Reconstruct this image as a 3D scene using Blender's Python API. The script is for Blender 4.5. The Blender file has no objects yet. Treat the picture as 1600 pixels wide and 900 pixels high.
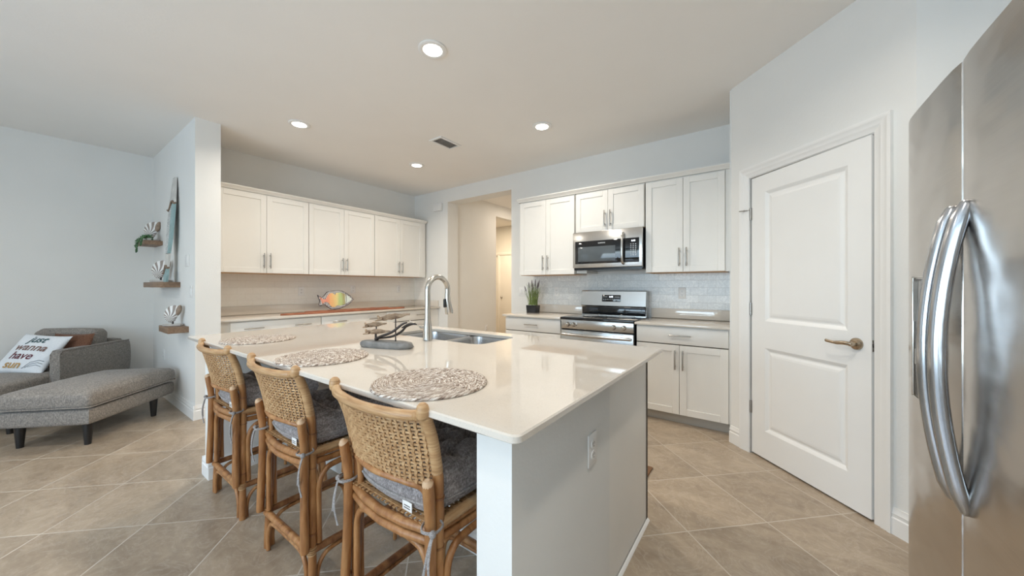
import bpy, bmesh, math, random
from mathutils import Vector, Matrix, noise
random.seed(7)
PI = math.pi
SC = bpy.context.scene
COL = SC.collection

# ------------------------------------------------------------------ camera, world, light, exposure
cam_d = bpy.data.cameras.new('camera'); cam = bpy.data.objects.new('camera', cam_d); COL.objects.link(cam)
cam_d.sensor_fit = 'HORIZONTAL'; cam_d.sensor_width = 36.0
cam_d.lens = 36.0 * 550.0 / 1600.0
cam_d.shift_y = -3.0 / 1600.0
cam_d.clip_start = 0.02
cam.location = (0, 0, 1.24)
YAW = math.atan(396 / 550.0)
cam.rotation_euler = (PI / 2, 0, YAW)
SC.camera = cam
SC.view_settings.view_transform = 'Standard'; SC.view_settings.look = 'None'
SC.view_settings.gamma = 1.0; SC.view_settings.use_curve_mapping = False
SC.view_settings.exposure = 0.62
try:
    SC.cycles.use_denoising = True
    SC.cycles.max_bounces = 10; SC.cycles.diffuse_bounces = 5; SC.cycles.glossy_bounces = 4
    SC.cycles.sample_clamp_indirect = 6.0
    SC.cycles.caustics_reflective = False; SC.cycles.caustics_refractive = False
except Exception: pass

world = bpy.data.worlds.new('world'); SC.world = world; world.use_nodes = True
wn = world.node_tree; wn.nodes.clear()
wo = wn.nodes.new('ShaderNodeOutputWorld'); wb = wn.nodes.new('ShaderNodeBackground')
wsky = wn.nodes.new('ShaderNodeTexSky')
try:
    wsky.sky_type = 'NISHITA'; wsky.sun_disc = False; wsky.sun_elevation = math.radians(48); wsky.sun_rotation = math.radians(70)
except Exception: pass
wb.inputs['Strength'].default_value = 0.35
wn.links.new(wsky.outputs[0], wb.inputs['Color']); wn.links.new(wb.outputs[0], wo.inputs['Surface'])

def area_light(name, loc, rot, sx, sy, power, color):
    l = bpy.data.lights.new(name, 'AREA'); l.shape = 'RECTANGLE'; l.size = sx; l.size_y = sy
    l.energy = power; l.color = color
    o = bpy.data.objects.new(name, l); o.location = loc; o.rotation_euler = rot; COL.objects.link(o); return o
DAY = (0.60, 0.80, 1.0)
# daylight arriving through the sliding doors of the living side, plus a side fill lamp
area_light('daylight_sliding_door', (-1.5, -3.45, 1.35), (PI/2+.7, 0, 0), 3.6, 2.0, 98, DAY)
area_light('daylight_side_fill', (-5.98, -2.3, 1.35), (0, -PI/2, 0), 1.9, 1.7, 5, DAY)  # unseen fill lamp before the solid far wall, no window there
CAN_W = 8.0
CAN_COL = (1.0, 0.92, 0.81)

# ------------------------------------------------------------------ helpers
W = {}
def pmat(p):
    return W.get(p.name, Matrix.Identity(4)) if p else Matrix.Identity(4)

def thing(name, label, cat, loc=(0, 0, 0), rotz=0.0, group=None):
    o = bpy.data.objects.new(name, None); COL.objects.link(o)
    o.empty_display_size = 0.05
    o.location = loc; o.rotation_euler = (0, 0, rotz)
    o['label'] = label; o['category'] = cat
    if group: o['group'] = group
    W[o.name] = Matrix.Translation(Vector(loc)) @ Matrix.Rotation(rotz, 4, 'Z')
    return o

def tag(o, label, cat, group=None):
    o['label'] = label; o['category'] = cat
    if group: o['group'] = group
    return o

class MB:
    """collects shapes, in world or in local coordinates, and links them as one mesh object"""
    def __init__(s): s.bm = bmesh.new()
    def _add(s, verts, faces, M=None):
        vs = [s.bm.verts.new((M @ Vector(v)) if M else v) for v in verts]
        for f in faces:
            try: s.bm.faces.new([vs[i] for i in f])
            except ValueError: pass
        return vs
    def box(s, x0, x1, y0, y1, z0, z1, b=0.0, M=None, seg=2):
        if x1 < x0: x0, x1 = x1, x0
        if y1 < y0: y0, y1 = y1, y0
        if z1 < z0: z0, z1 = z1, z0
        V = [(x0,y0,z0),(x1,y0,z0),(x1,y1,z0),(x0,y1,z0),(x0,y0,z1),(x1,y0,z1),(x1,y1,z1),(x0,y1,z1)]
        F = [(0,3,2,1),(4,5,6,7),(0,1,5,4),(1,2,6,5),(2,3,7,6),(3,0,4,7)]
        if b > 0:
            t = bmesh.new(); vs = [t.verts.new(v) for v in V]
            for f in F: t.faces.new([vs[i] for i in f])
            b = min(b, .49*min(x1-x0, y1-y0, z1-z0))
            bmesh.ops.bevel(t, geom=list(t.edges), offset=b, segments=seg, profile=0.5, affect='EDGES')
            t.verts.index_update()
            s._add([v.co[:] for v in t.verts], [[v.index for v in f.verts] for f in t.faces], M); t.free()
        else: s._add(V, F, M)
        return s
    def prism(s, poly, z0, z1, M=None):
        """poly: ccw (x,y) list, extruded in z"""
        n = len(poly)
        V = [(x, y, z0) for x, y in poly] + [(x, y, z1) for x, y in poly]
        F = [tuple(reversed(range(n))), tuple(range(n, 2*n))] + [(i, (i+1) % n, n+(i+1) % n, n+i) for i in range(n)]
        s._add(V, F, M); return s
    def sweep(s, prof, p0, p1, out, up=(0, 0, 1)):
        """extrude a closed profile of (outward, up) pairs from p0 to p1"""
        p0, p1, out, up = Vector(p0), Vector(p1), Vector(out).normalized(), Vector(up)
        n = len(prof)
        V = [p0 + out*a + up*b for a, b in prof] + [p1 + out*a + up*b for a, b in prof]
        F = [tuple(range(n)), tuple(reversed(range(n, 2*n)))] + [(i, n+i, n+(i+1) % n, (i+1) % n) for i in range(n)]
        s._add([v[:] for v in V], F); return s
    def tube(s, pts, r, n=10, closed=False, caps=True, dome=False, sx=1.0, M=None, up=None):
        pts = [Vector(p) for p in pts]; m = len(pts)
        R = list(r) if hasattr(r, '__len__') else [r]*m
        if dome and not closed:
            for end in (0, 1):
                a, b = (pts[0], pts[1]) if end == 0 else (pts[-1], pts[-2])
                d = (a - b).normalized(); rr = R[0] if end == 0 else R[-1]
                ext = [(a + d*rr*.5, rr*.85), (a + d*rr*.85, rr*.5), (a + d*rr*.98, rr*.15)]
                if end == 0:
                    pts = [e[0] for e in reversed(ext)] + pts; R = [e[1] for e in reversed(ext)] + R
                else:
                    pts += [e[0] for e in ext]; R += [e[1] for e in ext]
            m = len(pts)
        T = []
        for i in range(m):
            if closed: d = pts[(i+1) % m] - pts[i-1]
            else: d = pts[min(i+1, m-1)] - pts[max(i-1, 0)]
            T.append(d.normalized())
        a = Vector(up) if up else (Vector((0, 0, 1)) if abs(T[0].z) < .9 else Vector((1, 0, 0)))
        N = (a - T[0]*a.dot(T[0])).normalized()
        V = []
        for i in range(m):
            if i: N = (N - T[i]*N.dot(T[i])).normalized()
            B = T[i].cross(N)
            for k in range(n):
                an = 2*PI*k/n
                V.append((pts[i] + (N*math.cos(an) + B*math.sin(an)*sx)*R[i])[:])
        F = []
        for i in range(m if closed else m-1):
            j = (i+1) % m
            for k in range(n):
                l = (k+1) % n
                F.append((i*n+k, i*n+l, j*n+l, j*n+k))
        if caps and not closed:
            F.append(tuple(reversed(range(n)))); F.append(tuple(range((m-1)*n, m*n)))
        s._add(V, F, M); return s
    def cyl(s, p0, p1, r, r1=None, n=24, M=None):
        return s.tube([p0, p1], [r, r if r1 is None else r1], n=n, M=M)
    def lathe(s, prof, c=(0, 0, 0), n=32, M=None, axis='z'):
        V = []; F = []; m = len(prof)
        for r, z in prof:
            for k in range(n):
                a = 2*PI*k/n
                if axis == 'z': V.append((c[0]+r*math.cos(a), c[1]+r*math.sin(a), c[2]+z))
                elif axis == 'y': V.append((c[0]+r*math.cos(a), c[1]+z, c[2]+r*math.sin(a)))
                else: V.append((c[0]+z, c[1]+r*math.cos(a), c[2]+r*math.sin(a)))
        for i in range(m-1):
            for k in range(n):
                l = (k+1) % n; F.append((i*n+k, i*n+l, (i+1)*n+l, (i+1)*n+k))
        F.append(tuple(reversed(range(n)))); F.append(tuple(range((m-1)*n, m*n)))
        s._add(V, F, M); return s
    def ball(s, c, rx, ry=None, rz=None, M=None, n=16):
        ry = ry or rx; rz = rz or rx
        V = []; F = []; h = n//2
        for i in range(1, h):
            t = PI*i/h
            for k in range(n):
                a = 2*PI*k/n; V.append((c[0]+rx*math.sin(t)*math.cos(a), c[1]+ry*math.sin(t)*math.sin(a), c[2]+rz*math.cos(t)))
        for i in range(h-2):
            for k in range(n):
                l = (k+1) % n; F.append((i*n+k, (i+1)*n+k, (i+1)*n+l, i*n+l))
        V.append((c[0], c[1], c[2]+rz)); V.append((c[0], c[1], c[2]-rz)); t, b = len(V)-2, len(V)-1
        for k in range(n):
            l = (k+1) % n; F.append((t, k, l)); F.append((b, (h-2)*n+l, (h-2)*n+k))
        s._add(V, F, M); return s
    def grid(s, fn, nu, nv, M=None, wrap_u=False):
        V = [fn(i/(nu if wrap_u else nu-1), j/(nv-1)) for j in range(nv) for i in range(nu)]
        F = []
        for j in range(nv-1):
            for i in range(nu if wrap_u else nu-1):
                k = (i+1) % nu
                F.append((j*nu+i, j*nu+k, (j+1)*nu+k, (j+1)*nu+i))
        s._add(V, F, M); return s
    def build(s, name, mat, parent=None, world=True, smooth=40, uvfn=None, recalc=True):
        me = bpy.data.meshes.new(name)
        if parent and world:
            inv = pmat(parent).inverted(); s.bm.transform(inv)
        if recalc: bmesh.ops.recalc_face_normals(s.bm, faces=list(s.bm.faces))
        if smooth:
            lim = math.radians(smooth)
            for f in s.bm.faces: f.smooth = True
            for e in s.bm.edges:
                if len(e.link_faces) == 2:
                    try:
                        if e.calc_face_angle() > lim: e.smooth = False
                    except ValueError: pass
        s.bm.to_mesh(me); s.bm.free()
        for m in (mat if isinstance(mat, (list, tuple)) else [mat]): me.materials.append(m)
        o = bpy.data.objects.new(name, me); COL.objects.link(o)
        if parent:
            o.parent = parent; W[o.name] = pmat(parent)
        return o

def struct(name, mb, mat, **k):
    o = mb.build(name, mat, **k); o['kind'] = 'structure'; return o

def copy_tree(o, parent=None):
    c = o.copy(); COL.objects.link(c)
    if parent: c.parent = parent
    for ch in [x for x in ORDER(o)]: copy_tree(ch, c)
    return c
def ORDER(o): return [x for x in bpy.data.objects if x.parent == o]
def dup(root, loc, rotz, label):
    r = copy_tree(root); r.location = loc; r.rotation_euler = (0, 0, rotz); r['label'] = label
    W[r.name] = Matrix.Translation(Vector(loc)) @ Matrix.Rotation(rotz, 4, 'Z')
    return r

def smooth_path(pts, k=6):
    P = [Vector(p) for p in pts]; out = []
    for i in range(len(P)-1):
        p0 = P[max(i-1, 0)]; p1 = P[i]; p2 = P[i+1]; p3 = P[min(i+2, len(P)-1)]
        for j in range(k):
            t = j/k
            out.append(.5*((2*p1) + (p2-p0)*t + (2*p0-5*p1+4*p2-p3)*t*t + (3*p1-p0-3*p2+p3)*t**3))
    out.append(P[-1]); return out

def text_mesh(body, size, mat, parent, M, name='lettering', shear=0.0, ext=0.0006, bold=0.0, align='CENTER'):
    cu = bpy.data.curves.new(name, 'FONT'); cu.body = body; cu.size = size; cu.shear = shear
    cu.extrude = ext; cu.offset = bold; cu.align_x = align; cu.align_y = 'CENTER'; cu.resolution_u = 3
    t = bpy.data.objects.new(name + '_curve', cu); COL.objects.link(t)
    bpy.context.view_layer.update()
    me = bpy.data.meshes.new_from_object(t.evaluated_get(bpy.context.evaluated_depsgraph_get()))
    COL.objects.unlink(t); bpy.data.objects.remove(t)
    me.materials.clear(); me.materials.append(mat)
    me.transform(pmat(parent).inverted() @ M)
    o = bpy.data.objects.new(name, me); COL.objects.link(o); o.parent = parent; W[o.name] = pmat(parent)
    return o

# ------------------------------------------------------------------ materials
def new_mat(name):
    m = bpy.data.materials.new(name); m.use_nodes = True
    nt = m.node_tree; b = nt.nodes.get('Principled BSDF')
    return m, nt, b
def N(nt, t, **k):
    n = nt.nodes.new(t)
    for a, v in k.items():
        if a in n.inputs.keys(): n.inputs[a].default_value = v
        else: setattr(n, a, v)
    return n
def rgb(c): return (c[0], c[1], c[2], 1.0)
def L(nt, a, b): nt.links.new(a, b)
def ramp(nt, fac, stops):
    r = nt.nodes.new('ShaderNodeValToRGB'); e = r.color_ramp.elements
    while len(e) < len(stops): e.new(0.5)
    for i, (p, c) in enumerate(stops): e[i].position = p; e[i].color = rgb(c)
    L(nt, fac, r.inputs[0]); return r.outputs[0]
def coords(nt, kind='Object'):
    return nt.nodes.new('ShaderNodeTexCoord').outputs[kind]
def mapping(nt, vec, scale=(1, 1, 1), loc=(0, 0, 0), rot=(0, 0, 0)):
    m = nt.nodes.new('ShaderNodeMapping'); m.inputs['Scale'].default_value = scale
    m.inputs['Location'].default_value = loc; m.inputs['Rotation'].default_value = rot
    L(nt, vec, m.inputs['Vector']); return m.outputs[0]
def noise_tex(nt, vec, scale, detail=4, rough=.55, dist=0.0):
    n = nt.nodes.new('ShaderNodeTexNoise'); n.inputs['Scale'].default_value = scale
    n.inputs['Detail'].default_value = detail; n.inputs['Roughness'].default_value = rough
    n.inputs['Distortion'].default_value = dist
    L(nt, vec, n.inputs['Vector']); return n.outputs['Fac']
def bump(nt, b, h, strength=.2, dist=.01):
    n = nt.nodes.new('ShaderNodeBump'); n.inputs['Strength'].default_value = strength
    n.inputs['Distance'].default_value = dist
    L(nt, h, n.inputs['Height']); L(nt, n.outputs[0], b.inputs['Normal'])
def mathn(nt, op, a, b=None):
    n = nt.nodes.new('ShaderNodeMath'); n.operation = op
    for i, v in enumerate((a, b)):
        if v is None: continue
        if isinstance(v, (int, float)): n.inputs[i].default_value = v
        else: L(nt, v, n.inputs[i])
    return n.outputs[0]
def mixc(nt, fac, a, b, mode='MIX'):
    n = nt.nodes.new('ShaderNodeMix'); n.data_type = 'RGBA'; n.blend_type = mode
    for i, v in ((0, fac), (6, a), (7, b)):
        if isinstance(v, (int, float)): n.inputs[i].default_value = v
        elif isinstance(v, tuple): n.inputs[i].default_value = rgb(v)
        else: L(nt, v, n.inputs[i])
    return n.outputs[2]

def simple(name, c, rough=.5, metal=0.0, var=.04, scale=8, bmp=0.0, bscale=200, spec=.5, coat=0):
    m, nt, b = new_mat(name)
    v = coords(nt)
    f = noise_tex(nt, v, scale)
    lo = tuple(max(0, x*(1-var)) for x in c); hi = tuple(min(1, x*(1+var)) for x in c)
    L(nt, ramp(nt, f, [(.3, lo), (.7, hi)]), b.inputs['Base Color'])
    b.inputs['Roughness'].default_value = rough; b.inputs['Metallic'].default_value = metal
    b.inputs['Specular IOR Level'].default_value = spec
    if coat: b.inputs['Coat Weight'].default_value = coat; b.inputs['Coat Roughness'].default_value = .1
    if bmp: bump(nt, b, noise_tex(nt, v, bscale, 3), bmp, .002)
    return m

M_WALL = simple('painted_wall', (.80, .79, .76), .7, var=.012, scale=3, bmp=.25, bscale=70, spec=.3)
M_CEIL = simple('painted_ceiling', (.90, .875, .84), .85, var=.012, scale=2, bmp=.3, bscale=55, spec=.2)
M_TRIM = simple('white_trim_paint', (.86, .85, .825), .35, var=.01, scale=4)
M_CAB = simple('cabinet_paint', (.82, .80, .755), .38, var=.012, scale=4)
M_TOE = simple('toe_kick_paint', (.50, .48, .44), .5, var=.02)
M_RAW = simple('raw_cabinet_underside', (.55, .33, .17), .6, var=.1, scale=20)
M_PLATE = simple('white_plastic', (.82, .81, .79), .3, var=.01)
M_SLOT = simple('dark_slot', (.05, .05, .05), .6, var=.1)
M_GAP = simple('dark_gap', (.10, .08, .06), .8, var=.1)
M_BLACK = simple('black_plastic', (.012, .012, .014), .25, var=.1)
M_BGLASS = simple('black_glass', (.008, .009, .011), .04, var=.05, spec=.6)
M_NICKEL = simple('brushed_nickel', (.42, .40, .37), .3, 1.0, var=.05, scale=60)
M_NICKEL_L = simple('satin_nickel', (.60, .57, .52), .22, 1.0, var=.05, scale=30)
M_IRON = simple('dark_metal_rod', (.055, .045, .04), .45, .6, var=.2)
M_BRASS = simple('aged_nickel_lever', (.45, .37, .28), .25, 1.0, var=.1, scale=20)

def steel(name, c, rough, axis='z', aniso=.6, wav=0.0):
    m, nt, b = new_mat(name)
    v = coords(nt)
    sc = {'z': (260, 260, 2), 'y': (260, 2, 260), 'x': (2, 260, 260)}[axis]
    f = noise_tex(nt, mapping(nt, v, sc), 1.0, 3)
    lo = tuple(x*.93 for x in c)
    L(nt, ramp(nt, f, [(.3, lo), (.7, c)]), b.inputs['Base Color'])
    b.inputs['Metallic'].default_value = 1.0
    r = nt.nodes.new('ShaderNodeMapRange'); r.inputs['To Min'].default_value = rough*.85; r.inputs['To Max'].default_value = rough*1.2
    L(nt, f, r.inputs['Value']); L(nt, r.outputs[0], b.inputs['Roughness'])
    if wav:
        w = noise_tex(nt, mapping(nt, v, (2, 2.6, 4.5)), 1.0, 2)
        bump(nt, b, w, wav, .05)
    return m
M_STEEL = steel('stainless_steel', (.62, .61, .59), .22, 'x')
M_FRIDGE = steel('fridge_stainless', (.56, .52, .48), .2, 'y', wav=.28)
M_SINK = steel('sink_steel', (.55, .54, .53), .25, 'x')
M_HANDLE = simple('polished_handle_steel', (.55, .57, .60), .18, 1.0, var=.03)

# floor tile, laid on the diagonal
def floor_mat():
    m, nt, b = new_mat('porcelain_floor_tile')
    g = nt.nodes.new('ShaderNodeNewGeometry').outputs['Position']
    sp = nt.nodes.new('ShaderNodeSeparateXYZ'); L(nt, g, sp.inputs[0])
    s = mathn(nt, 'DIVIDE', mathn(nt, 'SUBTRACT', sp.outputs[0], -4.250), .3275)
    t = mathn(nt, 'DIVIDE', mathn(nt, 'SUBTRACT', sp.outputs[1], 0.052), .3185)
    a = mathn(nt, 'MULTIPLY', mathn(nt, 'ADD', s, t), .5)
    c = mathn(nt, 'MULTIPLY', mathn(nt, 'SUBTRACT', s, t), .5)
    def edge(x):
        f = mathn(nt, 'FRACT', mathn(nt, 'ADD', x, 200.0))
        return mathn(nt, 'MINIMUM', f, mathn(nt, 'SUBTRACT', 1.0, f))
    e = mathn(nt, 'MINIMUM', edge(a), edge(c))
    gr = mathn(nt, 'LESS_THAN', e, .0068)
    cb = nt.nodes.new('ShaderNodeCombineXYZ')
    L(nt, mathn(nt, 'FLOOR', mathn(nt, 'ADD', a, 200.0)), cb.inputs[0]); L(nt, mathn(nt, 'FLOOR', mathn(nt, 'ADD', c, 200.0)), cb.inputs[1])
    wn_ = nt.nodes.new('ShaderNodeTexWhiteNoise'); wn_.noise_dimensions = '3D'; L(nt, cb.outputs[0], wn_.inputs['Vector'])
    # offset the veining per tile
    off = nt.nodes.new('ShaderNodeVectorMath'); off.operation = 'SCALE'; off.inputs['Scale'].default_value = 9.0
    L(nt, wn_.outputs['Color'], off.inputs[0])
    ad = nt.nodes.new('ShaderNodeVectorMath'); ad.operation = 'ADD'; L(nt, g, ad.inputs[0]); L(nt, off.outputs[0], ad.inputs[1])
    mp = mapping(nt, ad.outputs[0], (1.0, 2.6, 1), rot=(0, 0, .6))
    n1 = noise_tex(nt, mp, 2.2, 8, .62, .8)
    n2 = noise_tex(nt, ad.outputs[0], 9, 6, .7, 1.5)
    col = ramp(nt, n1, [(.28, (.27, .205, .145)), (.5, (.385, .30, .215)), (.72, (.51, .415, .31))])
    col = mixc(nt, .35, col, ramp(nt, n2, [(.35, (.28, .215, .155)), (.65, (.50, .41, .31))]))
    vn = mathn(nt, 'ABSOLUTE', mathn(nt, 'SUBTRACT', noise_tex(nt, ad.outputs[0], 5, 5, .6, 2.5), .5))
    col = mixc(nt, ramp(nt, vn, [(0, (.28,)*3), (.03, (0,)*3)]), col, (.58, .50, .42))
    tone = mathn(nt, 'ADD', mathn(nt, 'MULTIPLY', wn_.outputs['Value'], .16), .92)
    tc = nt.nodes.new('ShaderNodeCombineXYZ')
    for i in range(3): L(nt, tone, tc.inputs[i])
    col = mixc(nt, 1.0, col, tc.outputs[0], 'MULTIPLY')
    col = mixc(nt, gr, col, (.58, .52, .44))
    L(nt, col, b.inputs['Base Color'])
    rr = mixc(nt, gr, (.30,)*3, (.8,)*3); L(nt, rr, b.inputs['Roughness'])
    b.inputs['Specular IOR Level'].default_value = .45
    bump(nt, b, mathn(nt, 'ADD', mathn(nt, 'MULTIPLY', gr, -1.0), mathn(nt, 'MULTIPLY', n2, .12)), .3, .002)
    return m
M_FLOOR = floor_mat()

def quartz_mat():
    m, nt, b = new_mat('quartz_worktop')
    v = coords(nt)
    f = noise_tex(nt, v, 1.6, 6, .6, .6); s = noise_tex(nt, v, 260, 2)
    col = ramp(nt, f, [(.3, (.66, .60, .525)), (.7, (.72, .66, .585))])
    col = mixc(nt, ramp(nt, s, [(.36, (.35,)*3), (.44, (0,)*3)]), col, (.55, .50, .45))
    L(nt, col, b.inputs['Base Color']); b.inputs['Roughness'].default_value = .035
    b.inputs['Specular IOR Level'].default_value = 1.0
    return m
M_QUARTZ = quartz_mat()

def splash_mat(name, c1, c2, cm, cv, vs):
    m, nt, b = new_mat(name)
    g = nt.nodes.new('ShaderNodeNewGeometry').outputs['Position']
    sp = nt.nodes.new('ShaderNodeSeparateXYZ'); L(nt, g, sp.inputs[0])
    u = mathn(nt, 'ADD', sp.outputs[0], sp.outputs[1])
    cb = nt.nodes.new('ShaderNodeCombineXYZ'); L(nt, u, cb.inputs[0]); L(nt, sp.outputs[2], cb.inputs[1])
    br = nt.nodes.new('ShaderNodeTexBrick'); br.inputs['Scale'].default_value = 1.0
    br.inputs['Brick Width'].default_value = .153; br.inputs['Row Height'].default_value = .0765
    br.inputs['Mortar Size'].default_value = .0016; br.inputs['Mortar Smooth'].default_value = .2
    br.inputs['Color1'].default_value = rgb(c1); br.inputs['Color2'].default_value = rgb(c2)
    br.inputs['Mortar'].default_value = rgb(cm)
    L(nt, cb.outputs[0], br.inputs['Vector'])
    vn = mathn(nt, 'ABSOLUTE', mathn(nt, 'SUBTRACT', noise_tex(nt, g, 14, 5, .65, 2.0), .5))
    col = mixc(nt, ramp(nt, vn, [(0, (vs,)*3), (.09, (0,)*3)]), br.outputs['Color'], cv)
    L(nt, col, b.inputs['Base Color']); b.inputs['Roughness'].default_value = .22
    bump(nt, b, mathn(nt, 'ADD', mathn(nt, 'MULTIPLY', br.outputs['Fac'], -1.0), mathn(nt, 'MULTIPLY', noise_tex(nt, g, 30, 3), .5)), .35, .002)
    return m
M_SPLASH = splash_mat('marble_subway_tile', (.84, .845, .83), (.74, .755, .75), (.60, .60, .58), (.50, .52, .53), .45)
M_SPLASH_L = splash_mat('cream_subway_tile', (.90, .87, .81), (.87, .84, .78), (.80, .76, .69), (.80, .76, .70), .25)

def rattan_mat(name, c0, c1, c2, axis_scale=(30, 30, 5), rough=.38):
    m, nt, b = new_mat(name)
    v = coords(nt)
    f = noise_tex(nt, mapping(nt, v, axis_scale), 1.0, 5, .6, .3)
    f2 = noise_tex(nt, v, 4.0, 2)
    col = ramp(nt, f, [(.28, c0), (.5, c1), (.74, c2)])
    col = mixc(nt, ramp(nt, f2, [(.45, (0,)*3), (.75, (.55,)*3)]), col, c0)
    L(nt, col, b.inputs['Base Color']); b.inputs['Roughness'].default_value = rough
    bump(nt, b, f, .15, .002)
    return m
M_RATTAN = rattan_mat('rattan_pole', (.17, .065, .020), (.37, .165, .058), (.55, .30, .125))
M_RATTAN_D = rattan_mat('dark_rattan_stretcher', (.13, .05, .022), (.25, .11, .045), (.40, .20, .085))
M_WRAP = rattan_mat('wrapped_cane', (.30, .155, .065), (.50, .30, .145), (.66, .46, .26), (12, 12, 160))
M_CANE = rattan_mat('woven_cane', (.26, .13, .05), (.46, .27, .125), (.64, .43, .23), (60, 60, 60), .5)
M_CUT = simple('sawn_rattan_end', (.62, .42, .26), .6, var=.1, scale=40)

def fabric(name, c0, c1, c2, scale=260, bmp=.4, stretch=(1, 1, 1)):
    m, nt, b = new_mat(name)
    v = coords(nt)
    a = noise_tex(nt, mapping(nt, v, tuple(scale*s for s in stretch)), 1.0, 2)
    d = noise_tex(nt, mapping(nt, v, (scale*.18, scale, scale*.5)), 1.0, 2)
    e = noise_tex(nt, mapping(nt, v, (scale, scale*.18, scale*.5)), 1.0, 2)
    f = mathn(nt, 'MULTIPLY', mathn(nt, 'ADD', mathn(nt, 'ADD', a, d), e), .3333)
    L(nt, ramp(nt, f, [(.38, c0), (.5, c1), (.62, c2)]), b.inputs['Base Color'])
    b.inputs['Roughness'].default_value = .95; b.inputs['Specular IOR Level'].default_value = .15
    try: b.inputs['Sheen Weight'].default_value = .15
    except Exception: pass
    bump(nt, b, f, bmp, .003)
    return m
M_CUSH = fabric('grey_linen', (.17, .15, .148), (.29, .258, .25), (.46, .42, .41), 200)
M_TIE = fabric('grey_linen_tie', (.18, .165, .16), (.30, .28, .27), (.44, .41, .40), 400)
M_SOFA = fabric('grey_tweed', (.175, .16, .15), (.26, .235, .21), (.37, .335, .30), 150, .6)
M_PILLOW = fabric('white_cotton', (.70, .74, .78), (.78, .81, .84), (.84, .86, .88), 300, .15)
M_BROWNP = fabric('brown_velvet', (.10, .045, .025), (.16, .075, .045), (.22, .11, .07), 200)
M_LEG = simple('black_wood_leg', (.012, .011, .011), .4, var=.1)

# ------------------------------------------------------------------ the room
HC = 2.807
XL, XFAR, YR, XR, YB = -4.98, -6.07, 4.0, 1.15, -3.6
WY0, WY1, WX = 0.93, 1.12, -4.285      # the wing wall that ends in the pillar
OX0, OX1, OZ, OY = -4.158, -2.89, 2.595, 4.233
PX0, PY0, PX1, PY1 = -0.22, 3.295, 0.585, 2.49   # the diagonal pantry wall
struct('floor', MB().box(-7.6, 1.4, -3.8, 7.6, -.1, 0), M_FLOOR)
struct('ceiling', MB().box(-7.6, 1.4, -3.8, 7.6, HC, HC+.1), M_CEIL)
struct('wall_far', MB().box(XFAR-.12, XFAR, -3.6, WY0+.19, 0, HC), M_WALL)
struct('wall_wing', MB().box(XFAR, WX, WY0, WY1, 0, HC), M_WALL)
struct('wall_left', MB().box(XL-.12, XL, WY1, YR+.233, 0, HC), M_WALL)
w = MB(); w.box(XL, OX0, YR, OY, 0, HC); w.box(OX1, PX0, YR, OY, 0, HC); w.box(OX0, OX1, YR, OY, OZ, HC)
struct('wall_range', w, M_WALL)
struct('wall_pantry_side', MB().box(PX0-.012, PX0+.1, PY0+.02, YR, 0, HC), M_WALL)
# diagonal wall with the door opening; t runs along the wall, n out of it
TD = Vector((1, -1, 0)).normalized(); ND = Vector((-1, -1, 0)).normalized()
MD = Matrix.Translation(Vector((PX0, PY0, 0))) @ Matrix(((TD.x, -ND.x, 0, 0), (TD.y, -ND.y, 0, 0), (0, 0, 1, 0), (0, 0, 0, 1)))
# local frame of MD: x along the wall, y into the pantry, z up
TL = (Vector((PX1, PY1, 0)) - Vector((PX0, PY0, 0))).length
D0, D1, DZ = .182, .968, 2.04
w = MB()
w.prism([(0, 0), (D0, 0), (D0, .11), (-.11, .11)][:4], 0, HC, MD)
w.prism([(D1, 0), (TL, 0), (TL-.05, .11), (D1, .11)], 0, HC, MD)
w.box(D0, D1, 0, .11, DZ, HC, M=MD)
struct('wall_pantry', w, M_WALL)
struct('wall_pantry_return', MB().box(PX1, XR, PY1, PY1+.1, 0, HC), M_WALL)
struct('wall_right', MB().box(XR, XR+.12, -3.6, PY1+.1, 0, HC), M_WALL)
w = MB(); w.box(-6.19, -3.3, YB-.12, YB, 0, HC); w.box(.7, 1.27, YB-.12, YB, 0, HC); w.box(-3.3, .7, YB-.12, YB, 2.44, HC)
struct('wall_back', w, M_WALL)
# pantry closet behind the ajar door
w = MB(); w.box(PX0+.1, XR, YR-.1, YR, 0, HC); w.box(XR, XR+.12, PY1+.1, YR, 0, HC)
struct('wall_pantry_inner', w, M_WALL)
# hallway beyond the opening
HX = -4.2
w = MB(); w.box(HX-.12, HX, OY, 5.307, 0, HC); w.box(HX-.12, HX, 5.307, 7.4, 2.58, HC); w.box(HX-.12, HX, 6.9, 7.4, 0, HC)
struct('wall_hall_left', w, M_WALL)
struct('wall_hall_right', MB().box(OX1-.02, OX1+.1, OY, 7.4, 0, HC), M_WALL)
struct('wall_hall_end', MB().box(-7.5, OX1+.1, 7.4, 7.5, 0, HC), M_WALL)
w = MB(); w.box(-7.5, -7.4, OY, 7.4, 0, HC); w.box(-7.4, HX-.12, OY, OY+.1, 0, HC)
struct('wall_hall_room', w, M_WALL)

# sliding door of the living side (behind the camera), with glass
def glass_mat():
    m, nt, b = new_mat('clear_glass')
    out = nt.nodes['Material Output']; tr = nt.nodes.new('ShaderNodeBsdfTransparent'); gl = nt.nodes.new('ShaderNodeBsdfGlossy')
    gl.inputs['Roughness'].default_value = .02; fr = nt.nodes.new('ShaderNodeFresnel'); fr.inputs['IOR'].default_value = 1.3
    mx = nt.nodes.new('ShaderNodeMixShader'); L(nt, fr.outputs[0], mx.inputs[0]); L(nt, tr.outputs[0], mx.inputs[1]); L(nt, gl.outputs[0], mx.inputs[2])
    L(nt, mx.outputs[0], out.inputs['Surface']); return m
M_GLASS = glass_mat()
f = MB()
for x in (-3.3, -1.97, -.66, .64): f.box(x, x+.06, YB-.1, YB-.04, 0, 2.44, .004)
f.box(-3.3, .7, YB-.1, YB-.04, 2.38, 2.44, .004); f.box(-3.3, .7, YB-.1, YB-.04, 0, .06, .004)
sl = struct('window_1', f, M_TRIM)
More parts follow.
